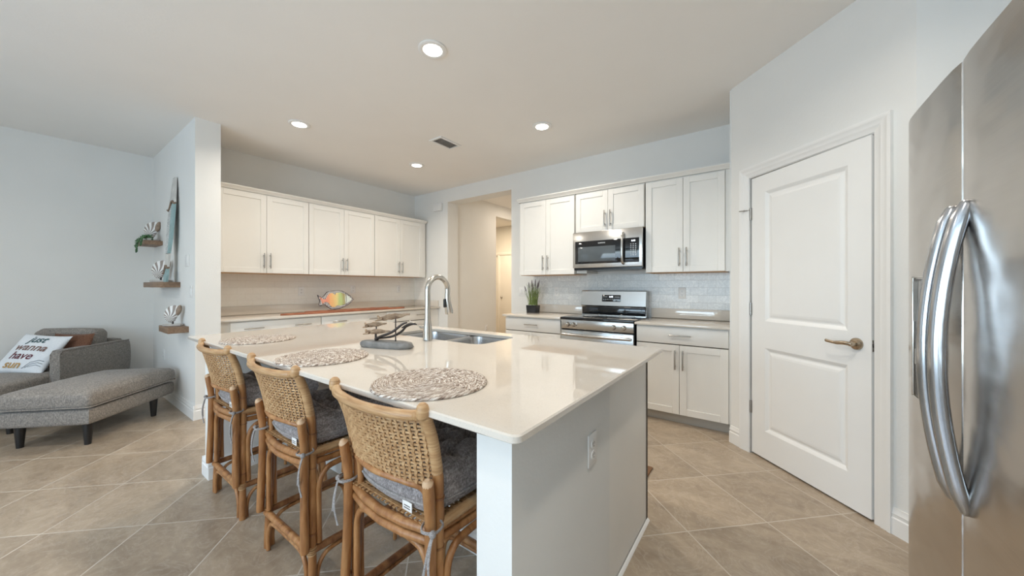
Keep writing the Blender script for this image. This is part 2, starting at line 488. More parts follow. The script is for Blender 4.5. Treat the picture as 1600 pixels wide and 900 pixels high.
MB().box(-3.24, .64, YB-.075, YB-.069, .06, 2.38).build('pane', M_GLASS, sl)

# ---- baseboards and casings
def base_prof(h=.133, t=.016):
    return [(0, 0), (t, 0), (t, h*.62), (t*.7, h*.66), (t*.7, h*.76), (t*.85, h*.79), (t*.5, h*.88), (t*.35, h), (0, h)]
def board(name, pairs):
    b = MB()
    for p0, p1, out in pairs: b.sweep(base_prof(), p0, p1, out)
    return struct(name, b, M_TRIM)
e = .015
board('baseboard_wing', [((XFAR, WY0, 0), (WX+e, WY0, 0), (0, -1, 0)), ((WX, WY0-e, 0), (WX, WY1, 0), (1, 0, 0))])
board('baseboard_far', [((XFAR, -3.6, 0), (XFAR, WY0, 0), (1, 0, 0))])
def dpt(t, n=0, z=0): return Vector((PX0, PY0, 0)) + TD*t + ND*n + Vector((0, 0, z))
board('baseboard_pantry', [(dpt(-.006), dpt(.104), ND), (dpt(1.05), dpt(TL), ND)])
board('baseboard_range', [((OX0-.6, YR, 0), (OX0, YR, 0), (0, -1, 0)), ((OX1, YR, 0), (-2.56, YR, 0), (0, -1, 0))])
board('baseboard_hall', [((HX, OY, 0), (HX, 5.307, 0), (1, 0, 0))])
board('baseboard_return', [((PX1, PY1, 0), (XR, PY1, 0), (0, -1, 0))])

# pantry door casing
cp = [(0, 0), (.008, 0), (.013, .006), (.013, .03), (.017, .036), (.017, .058), (.021, .064), (.021, .078), (0, .078)]
c = MB()
for (t, sgn) in ((D0-.004, -1), (D1+.004, 1)):
    n = len(cp); V = []
    for z0 in (0, None):
        for o_, wd in cp:
            z = 0 if z0 == 0 else DZ+.004+wd
            V.append(dpt(t+sgn*wd, o_, z)[:])
    F = [tuple(range(n)), tuple(reversed(range(n, 2*n)))] + [(i, n+i, n+(i+1) % n, (i+1) % n) for i in range(n)]
    c._add(V, F)
V = []
for end in (0, 1):
    for o_, wd in cp:
        t = D0-.004-wd if end == 0 else D1+.004+wd
        V.append(dpt(t, o_, DZ+.004+wd)[:])
n = len(cp)
c._add(V, [tuple(range(n)), tuple(reversed(range(n, 2*n)))] + [(i, n+i, n+(i+1) % n, (i+1) % n) for i in range(n)])
# jambs lining the opening
c.box(D0-.004, D0+.0, .0, .11, 0, DZ, M=MD); c.box(D1, D1+.004, 0, .11, 0, DZ, M=MD)
struct('trim_1', c, M_TRIM)

# pantry door, slightly ajar, hinged on the left
AJ = math.radians(1.6)
MDoor = MD @ Matrix.Translation(Vector((D0+.004, .008, 0))) @ Matrix.Rotation(-AJ, 4, 'Z')
DW, DT = D1-D0-.008, .035
d = MB(); zt = DZ-.005; zb = .012
panels = [(.115, DW-.115, .99, 1.915), (.115, DW-.115, .205, .80)]
def ring(x0, x1, z0, z1, y): return [(x0, y, z0), (x1, y, z0), (x1, y, z1), (x0, y, z1)]
def door_face(d, M):
    # frame face with two moulded recessed panels
    xs = [0, panels[0][0], panels[0][1], DW]; 
    def q(x0, x1, z0, z1): d._add([(x0, 0, z0), (x1, 0, z0), (x1, 0, z1), (x0, 0, z1)], [(0, 1, 2, 3)], M)
    q(0, xs[1], zb, zt); q(xs[2], DW, zb, zt)
    q(xs[1], xs[2], zb, panels[1][2]); q(xs[1], xs[2], panels[1][3], panels[0][2]); q(xs[1], xs[2], panels[0][3], zt)
    for x0, x1, z0, z1 in panels:
        rs = [(0, 0), (.008, .004), (.022, .013), (.030, .013), (.045, .007), (.058, .005)]
        prev = ring(x0, x1, z0, z1, 0)
        for i_, dep in rs[1:]:
            cur = ring(x0+i_, x1-i_, z0+i_, z1-i_, dep)
            d._add(prev+cur, [(k, (k+1) % 4, 4+(k+1) % 4, 4+k) for k in range(4)], M); prev = cur
        d._add(prev, [(0, 1, 2, 3)], M)
door_face(d, MDoor)
d._add([(0, 0, zb), (DW, 0, zb), (DW, DT, zb), (0, DT, zb), (0, 0, zt), (DW, 0, zt), (DW, DT, zt), (0, DT, zt)],
       [(0, 1, 2, 3), (4, 7, 6, 5), (1, 5, 6, 2), (2, 6, 7, 3), (3, 7, 4, 0)], MDoor)
door = struct('door_1', d, M_TRIM, smooth=0, recalc=False)
hw = MB(); hx = DW-.07
hw.lathe([(.033, 0), (.033, -.004), (.029, -.010), (.014, -.013), (.012, -.045), (.0, -.046)], (hx, 0, .925), axis='y', M=MDoor, n=32)
hw.tube(smooth_path([(hx, -.040, .925), (hx-.03, -.048, .927), (hx-.08, -.046, .922), (hx-.118, -.048, .926), (hx-.128, -.044, .928)], 5),
        [.011]*5+[.0105]*5+[.008]*5+[.0085]*5+[.006], n=12, dome=True, M=MDoor, sx=.75)
o = hw.build('lever_handle', M_BRASS, door, world=False); o['label'] = 'aged nickel lever handle'
lp = MB(); lp.box(DW-.001, DW+.0015, .005, .030, .895, .955, M=MDoor); lp.build('latch_plate', M_NICKEL_L, door, world=False)
lp = MB(); lp.box(DW, DW+.008, .010, .024, .916, .934, .003, M=MDoor); lp.build('latch_bolt', M_BLACK, door, world=False)
for z in (1.775, 1.07, .345):
    h = MB(); h.cyl((-.004, -.006, z-.045), (-.004, -.006, z+.045), .0065, n=12, M=MDoor); h.box(-.012, .004, -.003, .001, z-.045, z+.045, M=MDoor)
    ho = h.build('hinge', M_NICKEL, door, world=False)
    if z > 1.7:
        s_ = MB(); s_.tube([(-.004, -.010, z+.03), (-.03, -.03, z+.03), (-.055, -.055, z+.03)], .004, n=8, dome=True, M=MDoor)
        s_.ball((-.034, -.034, z+.03), .007, M=MDoor, n=10)
        s_.build('door_stop_pin', M_NICKEL, ho, world=False)

# ------------------------------------------------------------------ island
IX0, IX1, IY0, IY1, IZ = -3.056, -.434, .622, 1.955, .914
BX0, BX1, BY0 = -3.01, -.508, .705
KY = 1.235     # face of the knee wall under the overhang
isl = thing('kitchen_island', 'large white kitchen island with breakfast bar overhang in the middle of the room', 'kitchen island', ((BX0+BX1)/2, 1.3, 0))
w = MB()
w.box(BX1-.115, BX1, BY0, 1.376, 0, .868); w.build('end_wall', M_WALL, isl)
w = MB(); w.box(BX0, BX0+.115, BY0, 1.376, 0, .868); w.build('end_wall', M_WALL, isl)
MB().box(BX0+.115, BX1-.115, KY, 1.376, 0, .893).build('knee_wall', M_WALL, isl)
cb_ = MB(); cb_.box(BX0+.004, BX1-.004, 1.376, 1.935, 0.0, .66); cb_.box(BX0+.004, -2.125, 1.376, 1.935, .66, .893); cb_.box(-1.25, BX1-.004, 1.376, 1.935, .66, .893); cb_.box(-2.125, -1.25, 1.376, 1.44, .66, .893); cb_.box(-2.125, -1.25, 1.885, 1.935, .66, .893)
cb_.build('cabinet_body', M_CAB, isl)
g = MB(); g.box(BX1-.008, BX1+.0005, 1.925, 1.9365, 0, .892); g.build('edge_trim', M_GAP, isl)
# moulding under the slab at the wall ends
mp = [(0, 0), (.006, 0), (.008, .008), (.016, .016), (.018, .025), (0, .025)]
for x0, x1 in ((BX1-.115, BX1), (BX0, BX0+.115)):
    mm = MB(); mm.box(x0-.006, x1+.0, BY0-.006, BY0+.4, .868, .893)
    mm.sweep(mp, (x0-.014, BY0, .868), (x1+.004, BY0, .868), (0, -1, 0))
    if x1 == BX1: mm.sweep(mp, (BX1-.115, BY0-.008, .868), (BX1-.115, KY, .868), (-1, 0, 0))
    mm.build('cap_moulding', M_TRIM, isl)
bb = MB()
for p0, p1, out in (((BX0, BY0, 0), (BX0+.115, BY0, 0), (0, -1, 0)), ((BX0, BY0-.015, 0), (BX0, 1.376, 0), (-1, 0, 0)), ((BX0+.115, BY0-.015, 0), (BX0+.115, KY, 0), (1, 0, 0)),
                    ((BX0+.13, KY, 0), (BX1-.13, KY, 0), (0, -1, 0)), ((BX1-.115, BY0, 0), (BX1-.115, KY, 0), (-1, 0, 0))):
    bb.sweep(base_prof(.12), p0, p1, out)
bb.build('baseboard', M_TRIM, isl)
q = MB(); q.sweep([(0, 0), (.012, 0), (.008, .009), (0, .013)], (BX1, BY0, 0), (BX1, 1.935, 0), (1, 0, 0)); q.build('shoe_moulding', M_TRIM, isl)
# doors and the dishwasher on the working side
def shaker(mb, x0, x1, z0, z1, M, t=.019, fw=.057, rec=.008):
    """shaker front in a local frame: x across, z up, front face at y=-t, back at y=0"""
    b = .0015
    mb.box(x0, x0+fw, -t, 0, z0, z1, b, M=M, seg=1); mb.box(x1-fw, x1, -t, 0, z0, z1, b, M=M, seg=1)
    mb.box(x0+fw, x1-fw, -t, 0, z0, z0+fw, b, M=M, seg=1); mb.box(x0+fw, x1-fw, -t, 0, z1-fw, z1, b, M=M, seg=1)
    mb.box(x0+fw-.001, x1-fw+.001, -t+rec, -.002, z0+fw-.001, z1-fw+.001, M=M)
def pull(x, z, L_, M, vert, parent, mat=None):
    h = MB(); y = -.019-.030; a = L_/2
    if vert:
        h.tube([(x, y, z-a), (x, y, z+a)], .0058, n=10, dome=True, M=M)
        for s in (-.36, .36): h.cyl((x, -.019, z+s*L_), (x, y, z+s*L_), .0045, n=8, M=M)
    else:
        h.tube([(x-a, y, z), (x+a, y, z)], .0058, n=10, dome=True, M=M)
        for s in (-.36, .36): h.cyl((x+s*L_, -.019, z), (x+s*L_, y, z), .0045, n=8, M=M)
    return h.build('handle', mat or M_NICKEL, parent)
MIs = Matrix.Translation(Vector((BX1, 1.935, 0))) @ Matrix.Rotation(PI, 4, 'Z')
xx = .01
for wd in (.44, .44, .44, .44, .36, .34):
    dd = MB(); shaker(dd, xx, xx+wd-.004, .11, .70, MIs); do = dd.build('door', M_CAB, isl); pull(xx+wd-.05, .62, .14, MIs, True, do)
    dr = MB(); dr.box(xx, xx+wd-.004, -.019, 0, .705, .86, .002, M=MIs); do = dr.build('drawer', M_CAB, isl); pull(xx+wd/2, .79, .14, MIs, False, do)
    xx += wd

# worktop slab with the sink cut-out
SX0, SX1, SY0, SY1 = -2.09, -1.285, 1.475, 1.845
def rrect(x0, x1, y0, y1, r, k=8):
    out = []
    for cx, cy, a0 in ((x1-r, y1-r, 0), (x0+r, y1-r, PI/2), (x0+r, y0+r, PI), (x1-r, y0+r, 1.5*PI)):
        for i in range(k+1):
            a = a0+PI/2*i/k; out.append((cx+r*math.cos(a), cy+r*math.sin(a)))
    return out
def slab_with_hole(outer, holes, z0, z1, edge=.004):
    m = MB(); bm = m.bm
    loops_t, loops_b = [], []
    def loop(poly, z): 
        vs = [bm.verts.new((x, y, z)) for x, y in poly]
        es = [bm.edges.new((vs[i], vs[(i+1) % len(vs)])) for i in range(len(vs))]
        return vs, es
    def inset(poly, d_):
        cx = sum(p[0] for p in poly)/len(poly); cy = sum(p[1] for p in poly)/len(poly)
        hx = max(abs(p[0]-cx) for p in poly); hy = max(abs(p[1]-cy) for p in poly)
        return [(cx+(p[0]-cx)*(1-d_/hx), cy+(p[1]-cy)*(1-d_/hy)) for p in poly]
    for z, first in ((z1, True), (z0, False)):
        es = []; allv = []
        for k_, poly in enumerate([outer]+holes):
            d_ = edge if k_ == 0 else -.0015
            vs, e_ = loop(inset(poly, d_), z); es += e_; allv.append(vs)
        bmesh.ops.triangle_fill(bm, use_beauty=True, edges=es)
        (loops_t if first else loops_b).append(allv)
    T, B = loops_t[0], loops_b[0]
    for k_, poly in enumerate([outer]+holes):
        zz = edge*.9 if k_ == 0 else .002
        r1 = [bm.verts.new((x, y, z1-zz)) for x, y in poly]; r2 = [bm.verts.new((x, y, z0+zz)) for x, y in poly]
        rings = [T[k_], r1, r2, B[k_]]; n_ = len(poly)
        for a_, b_ in zip(rings, rings[1:]):
            for i in range(n_): bm.faces.new((a_[i], a_[(i+1) % n_], b_[(i+1) % n_], b_[i]))
    return m
top = slab_with_hole(rrect(IX0, IX1, IY0, IY1, .022, 6), [rrect(SX0, SX1, SY0, SY1, .075, 8)], IZ-.021, IZ)
wt = top.build('worktop', M_QUARTZ, isl, smooth=20)

# sink: two steel bowls with a low divider
snk = thing('kitchen_sink', 'double bowl stainless steel sink set under the island worktop', 'sink', ((SX0+SX1)/2, (SY0+SY1)/2, IZ-.23))
def bowl(x0, x1, y0, y1, zt_, zb_):
    m = MB(); rings = []
    for (ins, z, r) in ((-.012, zt_, .085), (0, zt_, .075), (.004, zt_-.02, .07), (.012, zb_+.05, .06), (.03, zb_+.012, .055), (.06, zb_, .04)):
        rings.append([(x, y, z) for x, y in rrect(x0+ins, x1-ins, y0+ins, y1-ins, max(.02, min(r, .075)), 8)])
    nr = len(rings[0]); V = [v for r_ in rings for v in r_]
    F = [(a*nr+i, a*nr+(i+1) % nr, (a+1)*nr+(i+1) % nr, (a+1)*nr+i) for a in range(len(rings)-1) for i in range(nr)]
    F.append(tuple(range((len(rings)-1)*nr, len(rings)*nr)))
    m._add(V, F); return m
MIDX = -1.655
for x0, x1 in ((SX0+.002, MIDX-.012), (MIDX+.012, SX1-.002)):
    bo = bowl(x0, x1, SY0+.002, SY1-.002, IZ-.0225, IZ-.21).build('bowl', M_SINK, snk, smooth=60)
    dr = MB(); cx = (x0+x1)/2; dr.lathe([(.042, 0), (.042, .004), (.030, .005), (.028, .001), (0, .001)], (cx, (SY0+SY1)/2+.03, IZ-.2105)); dr.build('drain', M_NICKEL_L, bo)
dv = MB(); dv.box(MIDX-.013, MIDX+.013, SY0+.01, SY1-.01, IZ-.06, IZ-.028, .006); dv.build('divider', M_SINK, snk)

# faucet
fx, fy = -1.645, 1.418
fa = thing('kitchen_faucet', 'tall brushed steel gooseneck faucet with pull down spray head beside the sink', 'faucet', (fx, fy, IZ))
b_ = MB(); b_.lathe([(.0285, 0), (.0285, .006), (.0275, .010), (.0268, .05), (.0245, .085), (.0195, .118), (.0178, .14), (.0170, .20)], (fx, fy, IZ), n=32)
b_.build('body', M_NICKEL_L, fa)
R_ = .082; zc = IZ+.30
arc = [(fx, fy, IZ+.19), (fx, fy, zc)]
for i in range(1, 17):
    a = PI - (PI+.12)*i/16
    arc.append((fx, fy+R_+R_*math.cos(a), zc+R_*math.sin(a)))
b_ = MB(); b_.tube(arc, .0165, n=18); b_.build('neck', M_NICKEL_L, fa)
px, py, pz = arc[-1]
b_ = MB(); b_.tube([(px, py, pz), (px, py-.002, pz-.02), (px, py+.001, pz-.06), (px, py+.012, pz-.125), (px, py+.015, pz-.14)], [.0158, .0165, .019, .0255, .025], n=24); sp = b_.build('spray_head', M_NICKEL_L, fa)
b_ = MB(); b_.box(px-.007, px+.007, py-.032, py-.018, pz-.10, pz-.045, .004); b_.build('spray_button', M_BLACK, sp)
b_ = MB(); b_.tube([(fx-.018, fy, IZ+.072), (fx-.05, fy-.004, IZ+.074)], .0165, n=20); b_.tube([(fx-.05, fy-.004, IZ+.074), (fx-.058, fy-.005, IZ+.0745)], [.0145, .012], n=20)
hb = b_.build('handle_hub', M_NICKEL_L, fa)
b_ = MB(); b_.tube([(fx-.056, fy-.005, IZ+.075), (fx-.10, fy-.008, IZ+.092), (fx-.15, fy-.01, IZ+.104)], [.006, .0052, .0062], n=10, dome=True); b_.build('lever', M_NICKEL_L, hb)

# outlets and switches ------------------------------------------------
def plate_thing(name, label, cat, P, out, w=.072, h=.116, kind='outlet', group=None, gangs=1, deco=False):
    """P = centre on the wall, out = direction the plate faces"""
    out = Vector(out).normalized(); side = Vector((0, 0, 1)).cross(out)
    M = Matrix.Translation(Vector(P)) @ Matrix(((side.x, -out.x, 0, 0), (side.y, -out.y, 0, 0), (0, 0, 1, 0), (0, 0, 0, 1)))
    t = thing(name, label, cat, tuple(P), 0, group)
    W_ = w + (gangs-1)*.046
    MB().box(-W_/2, W_/2, -.006, 0, -h/2, h/2, .003, M=M).build('plate', M_PLATE, t)
    for g_ in range(gangs):
        x0 = (g_-(gangs-1)/2)*.046
        if kind == 'outlet':
            for s in (-1, 1):
                so = MB(); so.lathe([(.0168, 0), (.0168, -.003), (0, -.003)], (x0, -.006, s*.0198), axis='y', n=20, M=M); sk = so.build('socket', M_PLATE, t)
                sl_ = MB()
                for q_ in (-.006, .006): sl_.box(x0+q_-.0012, x0+q_+.0012, -.0095, -.0088, s*.0198-.001, s*.0198+.008, M=M)
                sl_.cyl((x0, -.0095, s*.0198-.007), (x0, -.0088, s*.0198-.007), .0026, n=10, M=M); sl_.build('slots', M_SLOT, sk)
        else:
            MB().box(x0-.0165, x0+.0165, -.010, -.005, -.033, .033, .003, M=M).build('rocker', M_PLATE, t)
    return t
plate_thing('wall_outlet', 'white duplex outlet on the right end of the island', 'outlet', (BX1, 1.195, .655), (1, 0, 0))
plate_thing('wall_outlet', 'white outlet on the knee wall under the island overhang', 'outlet', (-1.12, KY, .78), (0, -1, 0))

# ------------------------------------------------------------------ kitchen cabinets
def frame_at(origin, face):
    """local x runs to the right seen from the front, y into the cabinet"""
    out = Vector(face); side = Vector((0, 0, 1)).cross(out)
    return Matrix.Translation(Vector(origin)) @ Matrix(((side.x, -out.x, 0, 0), (side.y, -out.y, 0, 0), (0, 0, 1, 0), (0, 0, 0, 1)))
def wall_cab(name, label, M, x0, x1, z0, z1, dep, doors, group, handle_z=None):
    o = M @ Vector(((x0+x1)/2, 0, z0))
    t = thing(name, label, 'cabinet', tuple(o), 0, group)
    m = MB(); m.box(x0+.0005, x1-.0005, 0, dep, z0+.004, z1, M=M); m.build('body', M_CAB, t)
    m = MB(); m.box(x0+.001, x1-.001, .001, dep, z0, z0+.004, M=M); m.build('underside', M_RAW, t)
    gp = MB(); gp.box((x0+x1)/2-.0015, (x0+x1)/2+.0015, -.003, 0, z0+.01, z1-.03, M=M); gp.build('door_gap', M_GAP, t)
    xm = (x0+x1)/2
    for a, b_, s in ((x0+.003, xm-.0015, 1), (xm+.0015, x1-.003, -1)):
        d_ = MB(); shaker(d_, a, b_, z0+.004, z1-.02, M); do = d_.build('door', M_CAB, t)
        pull((b_-.030) if s > 0 else (a+.030), handle_z or (z0+.145), .165, M, True, do)
    return t
G_U, G_B = None, None
MR = frame_at((0, 3.67, 0), (0, -1, 0))      # wall cabinets over the range: x = world X
ML = frame_at((-4.65, 0, 0), (1, 0, 0))      # wall cabinets of the left run: x = world Y
wall_cab('wall_cabinet', 'white two-door wall cabinet left of the microwave, above the potted grass', MR, -2.507, -1.756, 1.372, 2.29, .32, 2, G_U)
wall_cab('wall_cabinet', 'short white two-door wall cabinet directly above the microwave', MR, -1.744, -.990, 1.836, 2.29, .32, 2, G_U, 1.965)
wall_cab('wall_cabinet', 'white two-door wall cabinet right of the microwave, next to the pantry wall', MR, -.978, -.29, 1.372, 2.29, .32, 2, G_U)
m = MB(); m.box(-.2895, PX0-.013, .0, .02, 1.372, 2.29, M=MR); tag(m.build('filler_strip', M_CAB), 'narrow white filler strip between the right wall cabinet and the pantry wall', 'filler strip')
wall_cab('wall_cabinet', 'white two-door wall cabinet on the left wall, nearest the pillar', ML, 1.172, 2.086, 1.384, 2.295, .32, 2, G_U)
wall_cab('wall_cabinet', 'white two-door wall cabinet in the middle of the left wall run', ML, 2.088, 2.998, 1.384, 2.295, .32, 2, G_U)
wall_cab('wall_cabinet', 'white two-door wall cabinet at the corner end of the left wall', ML, 3.0, 3.885, 1.384, 2.295, .32, 2, G_U)
m = MB(); m.box(3.8855, 3.955, 0, .02, 1.384, 2.295, M=ML); m.box(3.935, 3.955, 0.02, .32, 1.384, 2.295, M=ML)
tag(m.build('filler_strip', M_CAB), 'narrow white filler strip at the corner end of the left wall cabinets', 'filler strip')
crp = [(0, 0), (.020, 0), (.022, .006), (.028, .012), (.046, .030), (.050, .034), (.050, .042), (0, .042)]
m = MB(); m.sweep(crp, (-2.525, 3.665, 2.283), (PX0-.013, 3.665, 2.283), (0, -1, 0)); m.sweep(crp, (-2.507, 3.64, 2.283), (-2.507, 3.998, 2.283), (-1, 0, 0))
tag(m.build('crown_moulding', M_CAB), 'white crown moulding along the top of the cabinets over the range', 'moulding')
m = MB(); m.sweep(crp, (-4.655, 1.121, 2.288), (-4.655, 3.965, 2.288), (1, 0, 0))
tag(m.build('crown_moulding', M_CAB), 'white crown moulding along the top of the left wall cabinets', 'moulding')

def base_cab(label, M, x0, x1, dep, ndraw, handles, z1=.872, body_x=None):
    o = M @ Vector(((x0+x1)/2, 0, 0)); t = thing('base_cabinet', label, 'cabinet', tuple(o))
    bx0, bx1 = body_x or (x0, x1)
    m = MB(); m.box(bx0+.0005, bx1-.0005, 0, dep, .095, z1+.008, M=M); m.build('body', M_CAB, t)
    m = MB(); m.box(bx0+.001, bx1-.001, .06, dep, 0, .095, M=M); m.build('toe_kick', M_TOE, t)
    d_ = MB(); d_.box(x0+.003, x1-.003, -.019, 0, .722, z1-.004, .002, M=M); do = d_.build('drawer', M_CAB, t)
    for hx_ in handles: pull(hx_, .800, .17, M, False, do)
    gp = MB(); gp.box(x0+.003, x1-.003, -.004, 0, .708, .722, M=M); gp.box((x0+x1)/2-.002, (x0+x1)/2+.002, -.004, 0, .1, .708, M=M); gp.build('door_gap', M_GAP, t)
    xm = (x0+x1)/2
    for a, b_, s in ((x0+.003, xm-.0015, 1), (xm+.0015, x1-.003, -1)):
        d_ = MB(); shaker(d_, a, b_, .098, .712, M); do = d_.build('door', M_CAB, t)
        pull((b_-.030) if s > 0 else (a+.030), .585, .165, M, True, do)
    return t
MRB = frame_at((0, 3.42, 0), (0, -1, 0)); MLB = frame_at((-4.37, 0, 0), (1, 0, 0))
base_cab('white base cabinet with one drawer and two doors left of the range', MRB, -2.545, -1.80, .575, 1, [-2.17])
base_cab('white base cabinet with one drawer and two doors between range and pantry', MRB, -.995, -.245, .575, 1, [-.615], body_x=(-.995, -.2325))
base_cab('white base cabinet with a wide drawer, nearest the pillar on the left run', MLB, 1.21, 2.103, .60, 1, [1.41, 1.89], body_x=(1.125, 2.104))
base_cab('white base cabinet with a wide drawer in the middle of the left run', MLB, 2.106, 3.006, .60, 1, [2.32, 2.81])
base_cab('white base cabinet with a single drawer handle at the corner end of the left run', MLB, 3.008, 3.80, .60, 1, [3.2, 3.6], body_x=(3.008, 3.995))

def worktop(label, x0, x1, y0, y1, up):
    z1 = .902; m = MB(); m.box(x0, x1, y0, y1, z1-.021, z1, .003)
    for u in up: m.box(*u, z1+.0005, z1+.102, .0015)
    return tag(m.build('worktop', M_QUARTZ), label, 'worktop')
worktop('pale quartz worktop with upstand left of the range, under the potted grass', -2.572, -1.790, 3.372, 3.994, [(-2.53, -1.79, 3.974, 3.9935)])
worktop('pale quartz worktop with upstand between the range and the pantry', -1.004, -.2325, 3.372, 3.994, [(-1.004, -.2325, 3.974, 3.9935)])
worktop('long pale quartz worktop with upstand along the left wall', -4.974, -4.322, 1.1225, 3.994, [(-4.974, -4.954, 1.1225, 3.994), (-4.953, -4.36, 3.974, 3.9935)])
m = MB(); m.box(-2.52, PX0-.0125, 3.990, 3.9995, 1.0045, 1.372); m.box(-1.80, -.99, 3.990, 3.9995, .88, 1.0045)
tag(m.build('tile_backsplash', M_SPLASH), 'white marble subway tile backsplash behind the range', 'backsplash')
m = MB(); m.box(-4.9795, -4.970, 1.1225, 3.9905, 1.0045, 1.384); m.box(-4.970, -4.66, 3.990, 3.9995, 1.0045, 1.384)
tag(m.build('tile_backsplash', M_SPLASH_L), 'white subway tile backsplash behind the long left worktop', 'backsplash')
plate_thing('wall_outlet', 'white outlet on the marble backsplash left of the range', 'outlet', (-2.166, 3.990, 1.166), (0, -1, 0))
plate_thing('wall_outlet', 'white outlet on the marble backsplash right of the range', 'outlet', (-.70, 3.990, 1.166), (0, -1, 0))
plate_thing('light_switch', 'white double switch plate beside the hall opening, left of the potted grass', 'switch', (-2.70, 4.0, 1.165), (0, -1, 0), kind='switch', gangs=2)
plate_thing('wall_outlet', 'white outlet on the left wall backsplash, left of the fish dish', 'outlet', (-4.970, 2.143, 1.172), (1, 0, 0))
plate_thing('wall_outlet', 'white outlet on the left wall backsplash, behind the fish dish', 'outlet', (-4.970, 2.86, 1.19), (1, 0, 0))
plate_thing('wall_outlet', 'white outlet on the left wall backsplash nearest the corner', 'outlet', (-4.970, 3.66, 1.19), (1, 0, 0))
plate_thing('thermostat', 'white thermostat on the wing wall beside the paddle, above the rocker switch', 'thermostat', (-4.535, WY0, 1.487), (0, -1, 0), .115, .115, 'switch')
plate_thing('light_switch', 'white rocker switch on the wing wall, below the thermostat', 'switch', (-4.40, WY0, 1.185), (0, -1, 0), kind='switch')
plate_thing('wall_outlet', 'white outlet low on the wing wall beneath the floating shelves', 'outlet', (-5.50, WY0, .47), (0, -1, 0))
plate_thing('wall_outlet', 'white outlet low on the hallway wall through the opening', 'outlet', (HX, 5.02, .46), (1, 0, 0))
t = thing('door_chime', 'small white door chime box high on the wall left of the hall opening', 'door chime', (-4.37, 4.0, 2.53))
MB().box(-4.45, -4.27, 3.955, 3.9995, 2.47, 2.59, .006).build('cover', M_PLATE, t)
MB().box(-4.43, -4.29, 3.953, 3.9555, 2.525, 2.535).build('grille', M_TRIM, t)

# ------------------------------------------------------------------ range
rx0, rx1 = -1.786, -1.008
rg = thing('range', 'freestanding stainless steel electric range with black glass cooktop', 'range', (-1.397, 3.7, 0))
yF = 3.385
m = MB(); m.box(rx0+.002, rx1-.002, yF+.015, 3.985, .03, .885); m.build('body', M_BLACK, rg)
m = MB(); m.box(rx0, rx1, yF-.02, 3.90, .886, .912, .006); m.build('cooktop', M_BGLASS, rg)
m = MB(); m.box(rx0+.006, rx1-.006, yF-.008, yF+.02, .790, .8855, .004); cp_ = m.build('control_panel', M_STEEL, rg)
for kx in (-1.70, -1.633, -1.205, -1.105):
    k_ = MB(); k_.lathe([(.024, 0), (.024, -.004), (.0205, -.010), (.0195, -.026), (.017, -.029), (0, -.029)], (kx, yF-.008, .836), axis='y', n=28)
    k_.box(kx-.0045, kx+.0045, yF-.043, yF-.036, .817, .855, .002); k_.build('knob', M_NICKEL_L, cp_)
m = MB(); m.box(rx0+.004, rx1-.004, yF-.016, yF+.014, .20, .778, .006); od = m.build('oven_door', M_STEEL, rg)
m = MB(); m.box(rx0+.07, rx1-.07, yF-.018, yF-.015, .30, .655, .001); m.build('oven_window', M_BGLASS, od)
m = MB(); hz = .735
m.tube(smooth_path([(rx0+.03, yF-.05, hz), (rx0+.2, yF-.066, hz), (-1.397, yF-.072, hz), (rx1-.2, yF-.066, hz), (rx1-.03, yF-.05, hz)], 5), .016, n=14, dome=True, sx=1.0)
for x in (rx0+.05, rx1-.05): m.box(x-.012, x+.012, yF-.052, yF-.014, hz-.013, hz+.013, .004)
m.build('handle', M_STEEL, od)
m = MB()
for k_ in range(3): m.box(rx0+.12+k_*.21, rx0+.26+k_*.21, yF-.0165, yF-.012, .7685, .7715)
m.build('vent_slots', M_SLOT, od)
m = MB(); m.box(rx0+.004, rx1-.004, yF-.012, yF+.014, .045, .19, .005); m.build('drawer', M_STEEL, rg)
# back guard, tilted control face on a black glass riser
m = MB(); m.prism([(3.87, .912), (3.985, .912), (3.985, 1.188), (3.885, 1.19), (3.868, 1.18), (3.845, 1.02), (3.86, 1.012), (3.872, .985)], rx0+.02, rx1-.02,
                  Matrix(((0, 0, 1, 0), (1, 0, 0, 0), (0, 1, 0, 0), (0, 0, 0, 1))))
bg = m.build('backguard', M_STEEL, rg, smooth=30)
m = MB(); m.box(rx0+.028, rx1-.028, 3.862, 3.873, .915, 1.004, .003); m.build('glass_riser', M_BGLASS, bg)
# display, follows the tilt
tilt = math.atan2(.023, .16)
MDs = Matrix.Translation(Vector((-1.405, 3.853, 1.105))) @ Matrix.Rotation(-tilt, 4, 'X')
m = MB(); m.box(-.105, .105, -.0025, .004, -.040, .036, .001, M=MDs); dp = m.build('display', M_BGLASS, bg)
def emis(name, c, s):
    m_, nt, b = new_mat(name); b.inputs['Base Color'].default_value = rgb(c)
    b.inputs['Emission Color'].default_value = rgb(c); b.inputs['Emission Strength'].default_value = s
    # slight unevenness so that the mark is not perfectly flat
    f_ = noise_tex(nt, coords(nt), 40, 2); L(nt, ramp(nt, f_, [(.3, tuple(x*.9 for x in c)), (.7, c)]), b.inputs['Emission Color'])
    return m_
M_LED = emis('white_led', (.85, .92, 1.0), 1.2)
M_PRINT = simple('pale_printed_marks', (.62, .64, .66), .5, var=.02)
RX = Matrix.Rotation(PI/2, 4, 'X')
text_mesh('4:40', .026, M_LED, dp, MDs @ Matrix.Translation(Vector((0, -.0032, .014))) @ RX, 'clock_digits', bold=.0006)
m = MB()
for i, u in enumerate((-.085, -.068, -.05, .045, .06, .075, .09)): m.box(u-.005, u+.005, -.0032, -.0026, .010, .017, M=MDs)
for i in range(9):
    u = -.085+.0205*i; m.box(u-.005, u+.005, -.0032, -.0026, -.018, -.012, M=MDs)
m.build('touch_marks', M_PRINT, dp)
